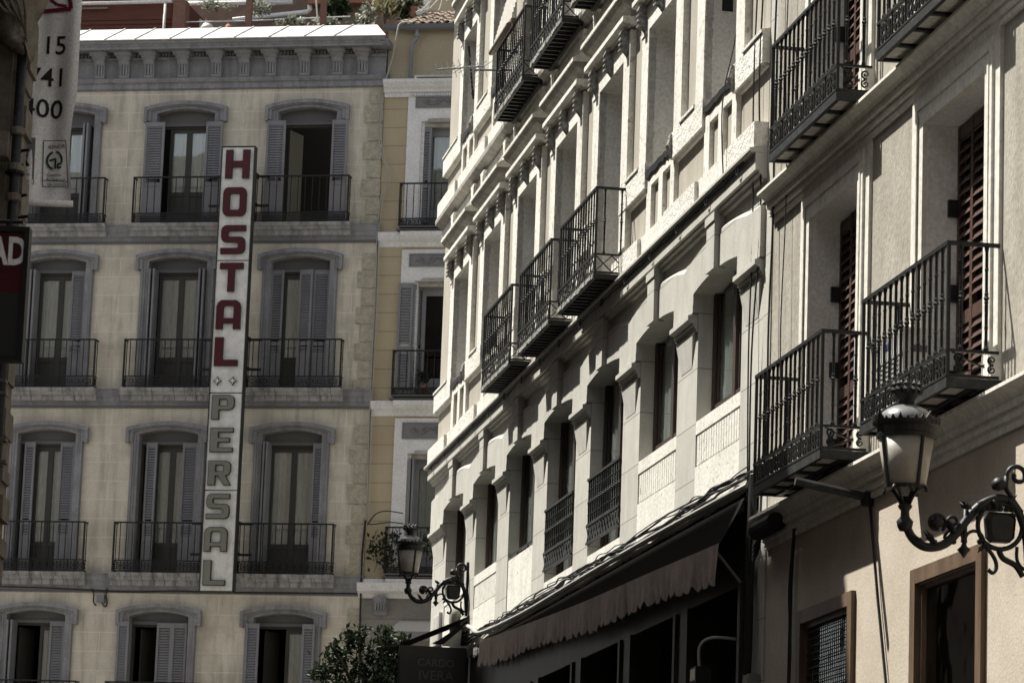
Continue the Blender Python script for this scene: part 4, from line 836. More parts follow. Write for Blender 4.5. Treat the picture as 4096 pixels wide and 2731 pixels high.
# painted upper storeys
def storey(base, blk0, blk1, par, head, ho, hi_, balc, top, hood):
    holes = []
    for n in CW: holes.append((CW[n] - hi_, CW[n] + hi_, base if n in balc else par, head))
    mb = MB(); wall_sheet(mb, UE0, UE1, base - .03, top, holes, 0); mb.build('wall', M['tan'], W)
    rb = MB()
    for n in CW:
        c = CW[n]; z0 = base if n in balc else par
        mb = MB()
        mb.box(c - ho, c - hi_, -.0, .067, (base + .2 if n in balc else blk1), head); mb.box(c + hi_, c + ho, -.0, .067, (base + .2 if n in balc else blk1), head)
        mb.box(c - ho, c + ho, .0, .067, head, head + .28); mb.box(c - ho - .03, c - hi_ - .1, .0, .078, head - .02, head + .02)
        mb.build('window_surround', M['white'], W)
        mb = MB(); z = z0; rr = random.Random(n)             # broken inner edge of the surround
        while z < head - .1:
            h = rr.uniform(.05, .16); d = rr.uniform(.005, .02); mb.box(c - hi_ - .001, c - hi_ + rr.uniform(.004, .012), -d, .05 + rr.uniform(-.01, .012), z, min(z + h, head - .02)); z += h
        mb.build('broken_edge', M['plaster_edge'], W)
        mb = MB(); mb.box(c - hi_ - .002, c - hi_ + .003, -.36, -.001, z0, head); mb.box(c + hi_ - .003, c + hi_ + .002, -.36, .0, z0, head); mb.box(c - hi_, c + hi_, -.36, .0, head - .003, head + .002); mb.build('reveal', M['r2_reveal'], W)
        fm, gl = MB(), MB(); v0 = -.36
        for x0, x1 in ((c - hi_, c - hi_ + .07), (c + hi_ - .07, c + hi_), (c - .05, c + .05)): fm.box(x0, x1, v0 - .05, v0, z0, head)
        for x0, x1 in ((c - hi_ + .07, c - .05), (c + .05, c + hi_ - .07)):
            fm.box(x0, x1, v0 - .05, v0, z0, z0 + .08); fm.box(x0, x1, v0 - .05, v0, head - .08, head); gl.box(x0, x1, v0 - .03, v0 - .025, z0 + .08, head - .08)
        fo = fm.build('window', M['dkwood'], W); gl.build('window_pane', M['glass_dark'], fo)
        if n not in balc:                                   # parapet with two sunk panels and torn lead on the sill
            mb = MB(); ps = [(c - hi_, c - .46), (c - .08, c + .12), (c + .50, c + hi_)]
            for x0, x1 in ps: mb.box(x0, x1, .0, .045, base + .24, par - .2)
            mb.box(c - hi_, c + hi_, .0, .045, par - .2, par - .02); mb.box(c - hi_, c + hi_, -.36, -.005, par - .02, par)
            mb.build('parapet', M['white'], W)
            MB().box(c - hi_, c + hi_, -.02, -.006, base + .2, par - .1).build('sunk_panel', M['tan'], W)
            mb = MB(); x = c - hi_ - .02; rr = random.Random(n + 50); dr = 0
            while x < c + hi_ + .02:
                L = rr.uniform(.06, .13); d1 = rr.uniform(.0, .055); mb.add([(x, -.05, par + .012), (x + L, -.05, par + .012), (x + L, .075, par - .01 - d1 * .5), (x, .075, par - .01 - dr * .5), (x, .065, par - .06 - dr), (x + L, .065, par - .06 - d1)], [(0, 1, 2, 3), (3, 2, 5, 4)]); x += L; dr = d1
            mb.build('sill_lead', M['iron_grey'], W)
        if hood:
            a, b = c - ho - .10, c + ho + .09
            mb = MB(); mb.sweep([(.0, head + .30), (.09, head + .31), (.10, head + .33), (.165, head + .335), (.175, head + .345), (.175, head + .40), (.0, head + .412)], a, b)
            mb.sweep([(.0, head + .611), (.225, head + .612), (.225, head + .655), (.05, head + .76), (.0, head + .77)], a, b)
            hd = mb.build('window_hood', M['white'], W)
            MB().sweep([(.0, head + .4125), (.085, head + .42), (.085, head + .50), (.11, head + .53), (.17, head + .56), (.205, head + .60), (.21, head + .61), (.0, head + .6105)], a + .01, b - .01).build('hood_frieze', M['darkened'], hd)  # frieze colour carries the shade below the lip
            for du in (-.86, .0, .86):
                x = c + du * (ho - .08) / .93; mb = MB()
                mb.sweep([(.06, head + .29), (.15, head + .29), (.155, head + .24), (.13, head + .19), (.14, head + .14), (.125, head + .08), (.09, head + .04), (.06, head + .0)], x - .055, x + .055)
                for j in range(4): mb.tube([(x - .06, .145, head + .26 - j * .06), (x + .06, .145, head + .255 - j * .06)], .017, 6)
                mb.build('corbel', M['rubble'], hd)
            for x0, x1 in ((a + .05, a + .32), (b - .32, b - .05)): MB().sweepv([(x0, head + .76), (x1, head + .76), (x1 - .05, head + .86), (x1 - .02, head + .98), (x1 + .03, head + 1.02), (x0 - .03, head + 1.02), (x0 + .02, head + .98), (x0 + .05, head + .86)], .0, .10).build('hood_block', M['white_rough'], hd)
    ns = sorted(CW)
    for i in range(-1, len(ns)):                            # pier blocks between the windows
        a = CW[ns[i]] + hi_ - .06 if i >= 0 else UE0 - .08; b = CW[ns[i + 1]] - hi_ + .02 if i + 1 < len(ns) else UE1 - .02
        lb, rb_ = (i >= 0 and ns[i] in balc), (i + 1 < len(ns) and ns[i + 1] in balc)
        mb = MB(); mb.box(a if not lb else a + .06, b if not rb_ else b - .02, .0, .075, blk0, blk1)
        mb.sweep([(.0, blk1 + .001), (.09, blk1 + .001), (.09, blk1 + .03), (.0, blk1 + .05)], CW[ns[i]] + ho if i >= 0 else UE0 - .09, CW[ns[i + 1]] - ho if i + 1 < len(ns) else UE1 - .02)
        mb.sweep([(.0, blk0 - .03), (.03, blk0 - .03), (.05, blk0 - .001), (.0, blk0 - .001)], a + .06, b - .02)
        mb.build('pier_block', M['white_rough'], W)
        if i >= 0: 
            mb = MB()
            for x in (a + .015, a + .045) if not lb else (): mb.tube([(x, .08, blk1 - .02), (x, .10, (blk0 + blk1) / 2), (x, .08, blk0 + .02)], [.02, .035, .02], 6)
            if mb.v: mb.build('pier_scroll', M['rubble'], W)
        MB().box(a if not lb else a + .06, b if not rb_ else b - .02, .0, .135, base - .03, base + .205).build('pier_plinth', M['white_rough'], W)
    for n in ns: MB().box(CW[n] - hi_ + .02, CW[n] + hi_ - .06, .0, .095, base - .03, base + (.22 if n not in balc else .0)).build('base_band', M['white'], W)
storey(7.52, 8.28, 8.56, 8.47, 10.02, 1.04, .69, (-2, -1, 0), 11.0, True)
mb = MB(); mb.sweep([(.0, 10.93), (.05, 10.93), (.055, 11.045), (.0, 11.05)], UE0 - .05, UE1); mb.build('string_course', M['white'], W)
mb = MB(); mb.sweep([(.0, 11.051), (.04, 11.051), (.055, 11.09), (.10, 11.12), (.155, 11.155), (.16, 11.21), (.15, 11.235), (.0, 11.25)], UE0 - .09, UE1); mb.build('string_course', M['r1_soffit'], W)
_u, _w = FR.t(*FR.px(2870, 68), -.15); MB().box(CW[2] - .69, CW[2] - .68, -.21, -.10, _w - .06, _w + .06).build('vent', M['room'], W)
storey(11.26, 11.90, 12.17, 12.10, 13.58, .90, .60, (-2, -1, 0, 1, 2), 14.75, True)
mb = MB(); mb.sweep([(.0, 14.74), (.08, 14.74), (.1, 14.85), (.25, 14.95), (.45, 15.0), (.5, 15.05), (.5, 15.12), (-.5, 15.4), (-.5, 14.74)], UE0 - .4, UE1); mb.build('eaves', M['white'], W)
mb = MB(); mb.add([(UE0 - .4, .5, 15.125), (UE1, .5, 15.125), (UE1, -5.5, 17.2), (UE0 - .4, -5.5, 17.2), (UE1, -11, 15.2), (UE0 - .4, -11, 15.2)], [(0, 1, 2, 3), (3, 2, 4, 5)]); mb.build('roof', M['tile'], W)
# iron balconies of the white house
def r1_balcony(n, w0, V, half, w1, wl, gb):
    c = CW[n]; u0, u1 = c - half, c + half; mb = MB()
    mb.box(u0, u1, V - .03, V, w0 - .045, w0 + .01); mb.box(u0, u0 + .03, .1, V - .03, w0 - .045, w0 + .01); mb.box(u1 - .03, u1, .1, V - .03, w0 - .045, w0 + .01); mb.box(u0 + .03, u1 - .03, .1, .14, w0 - .07, w0 - .01)
    k = 12
    for j in range(1, k): x = u0 + (u1 - u0) * j / k; mb.box(x - .018, x + .018, .14, V - .03, w0 - .05, w0 - .008)
    ob = mb.build('balcony', M['iron'], W)
    mb = MB(); rr = random.Random(n)
    for j in range(k): x = u0 + (u1 - u0) * j / k; mb.box(x + .01, x + (u1 - u0) / k - .006, .1, V - .032, w0 - .006 + rr.uniform(0, .003), w0 + .012)
    mb.build('floor_board', M['plank'], ob)
    mb = MB(); x = u0
    while x < u1: L = rr.uniform(.05, .14); mb.box(x, min(x + L, u1), V + .001, V + rr.uniform(.006, .016), w0 - .04 + rr.uniform(-.008, .008), w0 + .012 + rr.uniform(-.006, .008)); x += L
    mb.build('crumbling_edge', M['rubble'], ob)
    railing(u0 + .01, u1 - .01, V - .01, w0 + .012, w1, wl, 'x', 14, 2, .010, .0165, .02).build('railing', M['iron'], ob)
    return ob
for n in (-2, -1, 0): r1_balcony(n, 7.53, .40, 1.085, 8.49, 7.755, None)
for n in (-2, -1, 0, 1): r1_balcony(n, 11.15, .36, 1.085, 12.07, 11.36, None)
# ------------------------------------------------------------------ the beige house at the right
H = thing('stuccoed_house', 'beige stuccoed house with cream window trim and brown louvred shutters at the right edge', 'building', FR, (19, 0, GND))
CH = (16.5, 19.92, 24.9); HI = .775
hol = []
for c in CH: hol += [(c - HI, c + HI, 4.15, 6.46), (c - HI, c + HI, 7.02, 9.3)]
hol2 = [(15.66, 17.22, -.2, 3.02), (19.08, 20.55, -.2, 2.98)]
mb = MB(); wall_sheet(mb, 14.3, 26.5, 3.84, 10.4, hol, 0); mb.quad((26.5, 0, GND), (26.5, -11, GND), (26.5, -11, 10.4), (26.5, 0, 10.4)); mb.build('upper_wall', M['r2_wall'], H)
mb = MB(); wall_sheet(mb, 14.3, 26.5, GND, 3.841, hol2, -.004); mb.build('lower_wall', M['r2_low'], H)
mb = MB(); mb.box(14.03, 14.3, -.4, .012, GND, 7.5); mb.box(14.03, 14.3, -.4, .0, 7.5, 10.4); mb.build('corner_pier', M['stone'], H)
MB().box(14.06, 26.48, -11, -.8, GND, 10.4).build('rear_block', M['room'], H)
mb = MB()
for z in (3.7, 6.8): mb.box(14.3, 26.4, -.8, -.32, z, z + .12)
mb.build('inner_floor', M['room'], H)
mb = MB(); mb.sweep([(0, 10.2), (.1, 10.22), (.3, 10.4), (.35, 10.5), (-.5, 10.7), (-.5, 10.2)], 14.0, 26.6); mb.quad((14.0, .35, 10.51), (26.6, .35, 10.51), (26.6, -11, 13.5), (14.0, -11, 13.5)); mb.build('roof', M['tile'], H)
def cornice(name, z, big):
    mb = MB(); P = [(.0, z - .27), (.025, z - .27), (.03, z - .235), (.02, z - .23), (.025, z - .215), (.05, z - .205), (.05, z - .175), (.035, z - .17), (.04, z - .15), (.075, z - .14), (.08, z - .105), (.07, z - .10), (.10, z - .06), (.155, z - .03), (.165, z - .025), (.165, z), (.0, z + .03)]
    if big: P = [(a * 1.05, z - (z - b) * 1.02) for a, b in P]
    mb.sweep(P, 14.32, 26.6); mb.build(name, M['r2_trim'], H)
cornice('cornice', 6.985, False); cornice('cornice', 4.07, True)
for c in CH:
    for lo, hi in ((4.10, 6.46), (7.03, 9.3)):
        mb = MB()
        for a, b, v1 in ((1.10, .98, .028), (.98, .90, .05), (.90, HI, .038)):
            mb.box(c - a, c - b, .0, v1, lo, hi + b - HI); mb.box(c + b, c + a, .0, v1, lo, hi + b - HI); mb.box(c - a, c + a, .0, v1, hi + b - HI, hi + a - HI)
        mb.box(c - .92, c - .88, .05, .058, lo, hi + .1); mb.box(c + .88, c + .92, .05, .058, lo, hi + .1)
        for s_ in (-1, 1): mb.box(c + s_ * 1.0 - .11, c + s_ * 1.0 + .11, .0, .075, lo, lo + .28)
        mb.build('window_trim', M['r2_trim'], H)
        mb = MB(); mb.box(c - HI - .003, c - HI + .003, -.30, .0, lo, hi); mb.box(c + HI - .003, c + HI + .003, -.30, .0, lo, hi); mb.box(c - HI, c + HI, -.30, .0, hi - .003, hi + .003); mb.build('reveal', M['r2_reveal'], H)
        fo = MB().box(c - HI, c + HI, -.34, -.30, lo, hi).build('door', M['dkwood'], H)
        for j in range(4):
            x = c - HI + j * HI / 2; mb = MB(); L = HI / 2
            fw = .05; z0, z1 = lo + .02, hi - .02; vf = -.235 - (.0 if j in (0, 3) else -.012)
            mb.box(x + .004, x + fw, vf - .04, vf, z0, z1); mb.box(x + L - fw, x + L - .004, vf - .04, vf, z0, z1)
            zm = z0 + (z1 - z0) * .36
            for p, q in ((z0, z0 + .14), (z1 - .1, z1), (zm - .05, zm + .05)): mb.box(x + fw, x + L - fw, vf - .037, vf - .004, p, q)
            z = z0 + .14
            while z < z1 - .13:
                if abs(z + .03 - zm) > .085: mb.add([(x + fw, vf + .004, z), (x + L - fw, vf + .004, z), (x + L - fw, vf - .032, z + .075), (x + fw, vf - .032, z + .075), (x + fw, vf - .004, z), (x + L - fw, vf - .004, z), (x + L - fw, vf - .04, z + .075), (x + fw, vf - .04, z + .075)], [(0, 1, 2, 3), (4, 5, 6, 7), (0, 1, 5, 4), (3, 2, 6, 7), (0, 3, 7, 4), (1, 2, 6, 5)])
                z += .082
            mb.build('shutter', M['brown'], fo)
        for z in (lo + .35, lo + 1.0, lo + 1.65):
            mb = MB(); mb.box(c - HI + .003, c - HI + .045, -.235, -.16, z, z + .13); mb.box(c - HI + .045, c - HI + .06, -.22, -.19, z + .03, z + .10)
            mb.build('hinge', M['iron'], fo)
def r2_balcony(c, w0, V, half, w1, wl):
    u0, u1 = c - half, c + half; mb = MB()
    mb.box(u0, u1, V - .035, V, w0 - .03, w0 + .04); mb.box(u0, u0 + .035, .0, V - .035, w0 - .03, w0 + .04); mb.box(u1 - .035, u1, .0, V - .035, w0 - .03, w0 + .04)
    for j in range(1, 5): x = u0 + (u1 - u0) * j / 5; mb.box(x - .025, x + .025, .02, V - .035, w0 - .028, w0 - .001)
    mb.box(u0 + .035, u1 - .035, V * .45 - .025, V * .45 + .025, w0 - .027, w0 - .002) if V > .35 else None
    mb.box(u0 + .035, u1 - .035, .0, .08, w0 - .04, w0 + .0)
    ob = mb.build('balcony', M['iron_grey'], H)
    mb = MB(); mb.box(u0 + .036, u1 - .036, .081, V - .036, w0 - .004, w0 + .02); mb.build('floor_slab', M['r2_trim'], ob)
    mb = railing(u0 + .012, u1 - .012, V - .012, w0 + .04, w1, wl, 's', 15, 2, .0115, .0175, .02, 1.25)
    mb.tube([(u0 + .01, V - .02, w1), (u0 + .01, .0, w1 - .0)], .012, 6); mb.build('railing', M['iron'], ob)
    return ob
for c in CH: r2_balcony(c, 4.145, .395, 1.115, 5.13, 4.375)
for c in CH: r2_balcony(c, 7.04, .315, 1.115, 8.035, 7.30)
# ground floor windows of the beige house
for (a, b, zt, kind) in ((15.54, 17.3, 3.13, 'small'), (18.95, 20.72, 3.10, 'large')):
    mb = MB(); mb.box(a, a + .13, -.12, .035, -.4, zt); mb.box(b - .13, b, -.12, .035, -.4, zt); mb.box(a + .13, b - .13, -.12, .033, zt - .11, zt); mb.box(a + .13, a + .17, -.16, -.01, -.4, zt - .11); mb.box(b - .17, b - .13, -.16, -.01, -.4, zt - .11); mb.box(a + .17, b - .17, -.16, -.01, zt - .15, zt - .11); mb.box(a + .13, b - .13, -.14, -.02, -.3, -.1)
    fo = mb.build('window_frame', M['wood'], H)
    MB().box(a + .17, b - .17, -.055, -.05, -.1, zt - .15).build('window_pane', M['glass_dark'], fo)
    MB().box(a + .1, b - .1, -.20, -.19, -.4, zt - .1).build('blind', M['screen'], fo)
    if kind == 'small':
        mb = MB(); x = a + .2
        while x < b - .18: mb.box(x - .004, x + .004, -.03, -.022, -.1, zt - .15); x += .06
        z = .0
        while z < zt - .15: mb.box(a + .17, b - .17, -.022, -.015, z - .004, z + .004); z += .06
        mb.build('wire_mesh', M['iron_grey'], fo)
        MB().box(a + .24, a + .30, -.045, -.04, 2.1, 2.62).build('notice', M['signgrey'], fo)
# ------------------------------------------------------------------ shop front under the white house
mb = MB(); wall_sheet(mb, UE0, UE1, GND, 4.42, [(c - 1.1, c + 1.1, GND + .6, 3.6) for c in CW.values()], -.02)
for c in CW.values():
    for s_ in (-1, 1): mb.box(c + s_ * 1.1 - .05, c + s_ * 1.1 + .05, -.35, .01, GND + .6, 3.6)
    mb.box(c - .04, c + .04, -.34, -.28, GND + .6, 3.6)
mb.build('shop_front', M['shop'], W)
for c in CW.values(): MB().box(c - 1.05, c + 1.05, -.33, -.32, GND + .6, 3.6).build('shop_window', M['glass_dark'], W)
mb = MB(); rr = random.Random(3); x = UE0
while x < UE1: L = rr.uniform(.1, .3); mb.box(x, min(x + L, UE1 - .01), -.02, .012 + rr.uniform(0, .02), 4.30 + rr.uniform(-.03, .05), 4.425); x += L
mb.build('lower_ledge', M['rubble'], W)
# long awning
aw = thing('awning', 'long mauve brown awning with scalloped valance above the dark shop front', 'awning', FR, (7, 0, 4.0))
N_ = 120; U0, U1 = -1.1, 13.62
def awf(t):                                              # front bar: swings further out and lower towards the near end
    V = .10 + .17 * t ** .8; u = U0 + (U1 - U0) * t; wa = 4.47 - .40 * t ** .75 + .03 * math.sin(t * 9) * t * (1 - t)
    k = V / (FR.D - V); return u, V, wa / (1 + k)
vs, fs = [], []
for i in range(N_ + 1):
    t = i / N_; u, V, w = awf(t); rip = .012 * math.sin(i * .9) + .018 * math.sin(i * .31)
    for q in range(5): vs.append((u, .02 + (V - .02) * q / 4, 4.41 + (w - 4.41) * q / 4 - .015 * math.sin(math.pi * q / 4)))
for i in range(N_):
    for q in range(4): fs.append((i * 5 + q, (i + 1) * 5 + q, (i + 1) * 5 + q + 1, i * 5 + q + 1))
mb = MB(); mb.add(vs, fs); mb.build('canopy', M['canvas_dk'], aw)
mb = MB(); vs, fs = [], []
for i in range(N_ * 2 + 1):
    t = i / (N_ * 2); u, V, w = awf(t); h = .285 + .07 * abs(math.sin(i * math.pi / 6)) ** .6 + .02 * math.sin(t * 14); H_ = 6
    for q in range(H_ + 1):
        f_ = q / H_; d = (.010 * math.sin(i * .55) + .016 * math.sin(i * .21 + 1) + .01 * math.sin(i * 1.37)) * f_ + .03 * math.exp(-((t - .31) / .012) ** 2) * f_
        vs.append((u, V + .006 + d, w + .012 - h * f_))
for i in range(N_ * 2):
    for q in range(6): fs.append((i * 7 + q, (i + 1) * 7 + q, (i + 1) * 7 + q + 1, i * 7 + q + 1))
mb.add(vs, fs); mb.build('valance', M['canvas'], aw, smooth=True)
mb = MB(); mb.tube([(U0 + (U1 - U0) * i / 30, .035, 4.425 + .012 * math.sin(i * 1.7)) for i in range(31)], .022, 6); mb.build('hem', M['canvas_edge'], aw)
mb = MB()
for t in (.02, .30, .62, .98): u, V, w = awf(t); mb.tube([(u, 0, w - .3), (u, V - .01, w)], .014, 6)
mb.build('arm', M['pipe_pale'], aw)
# small black awning with the shop name, at the far corner
sa = thing('small_awning', 'small black awning with a dark name panel at the foot of the white house corner', 'awning', FR, (-3.4, .4, 3.4))
VW = .95; ua, ub = -2.75, -4.6
zt0, zt1 = 4.88, 4.45
mb = MB(); mb.add([(ub, .0, zt0), (ua, .0, zt0), (ua, VW, zt1), (ub, VW, zt1 + .0), (ub, .0, zt0 + .015), (ua, .0, zt0 + .015), (ua, VW, zt1 + .015), (ub, VW, zt1 + .015)], [(0, 1, 2, 3), (4, 5, 6, 7), (0, 1, 5, 4), (1, 2, 6, 5), (2, 3, 7, 6), (3, 0, 4, 7)])
mb.add([(ua, .02, zt1 + .03), (ua, .5, zt1 + .03), (ua - .05, .02, zt0 - .05)], [(0, 1, 2)]); mb.build('canopy', M['canvas_dk'], sa)
mb = MB(); mb.box(ua - .01, ua + .004, .03, VW, 3.25, zt1 + .0); mb.build('name_panel', M['shop'], sa)
mb = MB(); mb.add([(ua + .006, .12, zt1 + .01), (ua + .006, .38, zt1 + .01), (ua + .002, .10, zt1 + .26)], [(0, 1, 2)]); mb.build('folded_flap', M['canvas_edge'], sa)
mb = MB()
for txt, x1, w, h in (('CARDO', .12, 4.18, .105), ('IVERA', .12, 3.995, .135)):
    mb = MB(); v_, f_ = text_mesh(txt, h * 1.38); xm = max(a for a, b in v_); mb.add([(ua + .008, VW - (.14) - (a) * 1.0 - (0.62 - xm) * 1.0 + .0, w + b) for a, b in v_], f_); mb.build('lettering', M['a_dark'], sa)
mb = MB(); mb.tube([(ua + .03, .02, 3.2), (ua + .03, .02, 4.4)], .02, 6); mb.tube([(ua + .03, VW, 3.2), (ua + .03, VW, 4.34)], .012, 6); mb.build('pole', M['iron'], sa)
# ------------------------------------------------------------------ wall lanterns
def lantern(label, u, v0, wj, s, grp='cast iron wall lanterns'):
    t = thing('wall_lamp', label, 'street lamp', FR, (u, v0, wj), None)
    X = .83
    def P(v, w, du=0.0): return (u + du * s, v0 + v * s, wj + w * s)
    mb = MB(); mb.box(u - .025 * s, u + .025 * s, v0 - .25, v0 + .03 * s, wj - .37 * s, wj + .37 * s); mb.build('wall_plate', M['iron'], t)
    arm = crom([P(*p) for p in ((X, 0), (X - .02, -.10), (X - .07, -.17), (X - .15, -.205), (X - .26, -.18), (X - .36, -.08), (X - .44, .03), (X - .53, .105), (X - .63, .135), (X - .72, .09), (X - .77, .0), (X - .80, -.12), (X - .815, -.3))], 5)
    mb = MB(); n = len(arm); mb.tube(arm, [(.031 - .010 * abs(i / n - .35)) * s for i in range(n)], 8); mb.build('arm', M['iron'], t, smooth=True)
    mb = MB()
    def sc(pts, r): mb.tube([P(a, b) for a, b in pts], r * s, 6)
    sc([(X - .21 + a, -.045 + b) for a, b in spiral(0, 0, .06, .045, -2.2, -.95, 18)], .011)
    sc([(X - .32 + a, -.035 + b) for a, b in spiral(0, 0, .05, .012, -1.0, .9, 12)], .012); mb.lathe(P(X - .21, -.085), [(.005, 0), (.045 * s, .015 * s), (.05 * s, .04 * s), (.02 * s, .075 * s), (.002, .1 * s)], 8)
    sc([(.205 + a, -.045 + b) for a, b in spiral(0, 0, .15, .145, 0.6, 1.0, 30)], .016)
    sc([(.09 + a, .285 + b) for a, b in spiral(0, 0, .075, .02, -.4, 1.15, 20)], .016); sc([(.165, .28), (.165, .2), (.12, .13), (.06, .05)], .017)
    mb.lathe(P(.215, .18), [(.004, 0), (.04 * s, .01 * s), (.052 * s, .045 * s), (.03 * s, .08 * s), (.004, .09 * s)], 10)
    for sg_ in (-1, 1): sc([(.44 + sg_ * .065 + a, -.145 + b) for a, b in spiral(0, 0, .065, .055, math.pi * (1 if sg_ < 0 else 0), sg_ * .55, 12)], .011)
    sc([(.43, .05), (.435, -.08), (.44, -.2)], .016); mb.lathe(P(.44, -.26), [(.004, 0), (.025 * s, .03 * s), (.045 * s, .05 * s), (.02 * s, .075 * s), (.012 * s, .1 * s)], 7)
    sc(crom([(.30, -.17), (.24, -.25), (.225, -.31), (.25, -.345), (.28, -.325)], 5), .014); sc(crom([(.21, -.2), (.18, -.25), (.1, -.29), (.05, -.36)], 5), .02); sc(crom([(.09, -.17), (.09, -.25), (.06, -.3), (.02, -.32)], 5), .012)
    for a0, b0, a1, b1, wd in ((.62, -.195, .70, -.10, .03), (.50, -.11, .56, -.02, .035), (.40, .05, .47, .10, .035), (.33, .11, .38, .02, .04), (.26, .12, .22, .05, .035), (.16, .10, .10, .16, .03), (.72, -.17, .80, -.14, .03), (.10, .02, .16, .04, .03), (.30, -.15, .34, -.22, .03)):
        L = math.hypot(a1 - a0, b1 - b0); nx, ny = -(b1 - b0) / L, (a1 - a0) / L           # acanthus leaves along the arm
        for d in (-1, 1):
            q = [(a0, b0)] + [(a0 + (a1 - a0) * f_ + nx * wd * g_, b0 + (b1 - b0) * f_ + ny * wd * g_) for f_, g_ in ((.25, .55), (.35, .3), (.6, .5), (.7, .22))] + [(a1, b1)] + [(a0 + (a1 - a0) * f_ - nx * wd * g_, b0 + (b1 - b0) * f_ - ny * wd * g_) for f_, g_ in ((.7, .22), (.6, .5), (.35, .3), (.25, .55))]
            mb.add([P(i, j, d * .02) for i, j in q] + [P(i, j, d * .034) for i, j in q], [tuple(range(10)), tuple(range(10, 20))] + [(i, (i + 1) % 10, 10 + (i + 1) % 10, 10 + i) for i in range(10)])
    for a0, b0 in ((.60, -.02), (.335, -.15), (.51, -.16), (.02, -.2), (.345, .0)): mb.lathe(P(a0, b0), [(.003, -.02 * s), (.018 * s, -.012 * s), (.022 * s, 0), (.018 * s, .012 * s), (.003, .02 * s)], 8)
    mb.build('scrollwork', M['iron'], t, smooth=True)
    mb = MB(); q = [(-.07, .09), (.07, .09), (.085, .05), (.075, -.07), (.05, -.1), (-.05, -.1), (-.075, -.07), (-.085, .05)]
    for d in (-1, 1):
        mb.add([P(.205 + a * 1.15, -.05 + b, d * .02) for a, b in q] + [P(.205 + a * .75, -.05 + b * .75, d * .03) for a, b in q], [tuple(range(8)), tuple(range(8, 16))] + [(i, (i + 1) % 8, 8 + (i + 1) % 8, 8 + i) for i in range(8)])
    mb.add([P(.205 + a * 1.15, -.05 + b, d * .035) for d in (-1, 1) for a, b in q], [(i, (i + 1) % 8, 8 + (i + 1) % 8, 8 + i) for i in range(8)])
    for a in (-.075, -.04, 0, .04, .075): mb.lathe(P(.205 + a * 1.1, .05), [(.02 * s, 0), (.022 * s, .02 * s), (.01 * s, .035 * s), (.016 * s, .05 * s), (.002, .06 * s)], 6)
    mb.build('shield', M['iron'], t)
    mb = MB(); prof = [(.035, -.06), (.05, -.03), (.055, 0), (.03, .03), (.028, .07), (.045, .09), (.047, .10), (.03, .12), (.02, .16)]
    mb.lathe(P(X, -.05), [(a * s, b * s) for a, b in prof], 12)
    for k in range(4): a = math.pi / 4 + k * math.pi / 2; ca, sa_ = math.cos(a), math.sin(a); mb.tube([P(X + ca * r, z, sa_ * r) for r, z in ((.03, .06), (.05, .10), (.09, .155), (.135, .17), (.155, .15), (.15, .13))], .012 * s, 5)
    mb.build('lamp_socket', M['iron'], t, smooth=True)
    G0, G1, r0, r1 = .175, .485, .132, .182
    mb = MB(); mb.lathe(P(X, G0), [(r0 * .97 * s, 0), (r1 * .985 * s, (G1 - G0) * s)], 24); mb.build('lamp_glass', M['lampglass'], t, smooth=True)
    fr = MB(); fr.lathe(P(X, G0 - .02), [(r0 * .82 * s, 0), (r0 * 1.05 * s, 0), (r0 * 1.06 * s, .02 * s), (r0 * .97 * s, .026 * s)], 24)
    for k in range(4): a = R_(20) + k * math.pi / 2; ca, sa_ = math.cos(a), math.sin(a); fr.tube([P(X + ca * r0 * 1.0, G0 - .02, sa_ * r0 * 1.0), P(X + ca * r1 * 1.0, G1, sa_ * r1 * 1.0)], .013 * s, 6)
    fr.lathe(P(X, G1), [(r1 * .97 * s, -.005 * s), (r1 * 1.03 * s, -.005 * s), (r1 * 1.05 * s, .02 * s), (r1 * 1.0 * s, .025 * s), (r1 * 1.04 * s, .065 * s), (r1 * 1.16 * s, .08 * s), (r1 * 1.18 * s, .10 * s), (r1 * 1.1 * s, .105 * s)], 28)
    fr.build('lamp_frame', M['iron'], t, smooth=False)
    cr = MB(); n = 28
    for k in range(n):
        a = 2 * math.pi * k / n; big = k % 7 == 2; h = .072 if big else (.036 + .01 * (k % 3)); ww = .05 if big else .03; rr_ = r1 * 1.17; o_ = .02 if big else .012
        ca, sa_ = math.cos(a), math.sin(a); tx, ty = -sa_, ca; B0 = G1 + .08
        pts = []
        for dr in (.0, -.012):
            for tt, z, oo in ((-1, 0, 0), (-1.0, .4, .4), (-.45, .7, .7), (0, 1, 1), (.45, .7, .7), (1.0, .4, .4), (1, 0, 0)):
                r_ = rr_ + dr + o_ * oo; pts.append(P(X + ca * r_ + tx * tt * ww / 2, B0 + z * h, sa_ * r_ + ty * tt * ww / 2))
        cr.add(pts, [tuple(range(7)), tuple(range(7, 14))] + [(i, (i + 1) % 7, 7 + (i + 1) % 7, 7 + i) for i in range(7)])
    cr.build('crown', M['iron'], t)
    mb = MB(); mb.lathe(P(X, G1 + .10), [(r * s, z * s) for r, z in ((.182, -.01), (.181, .01), (.172, .035), (.152, .062), (.122, .085), (.09, .10), (.06, .11), (.04, .114))], 28); mb.build('dome', M['dome'], t, smooth=True)
    mb = MB(); zf = G1 + .212; mb.lathe(P(X, zf), [(r * s, z * s) for r, z in ((.046, 0), (.05, .008), (.05, .03), (.066, .05), (.085, .075), (.09, .10), (.05, .105))], 16)
    for k in range(10): a = 2 * math.pi * k / 10; mb.lathe(P(X + .084 * math.cos(a), zf + .07, .084 * math.sin(a)), [(.014 * s, 0), (.026 * s, .022 * s), (.014 * s, .045 * s), (.02 * s, .06 * s), (.002, .085 * s)], 6)
    mb.build('finial', M['iron'], t)
    return t
M['dome'] = mat('grey enamelled lamp dome', (0.16, 0.165, 0.165), rough=0.28, bump=0.02, spec=0.6)
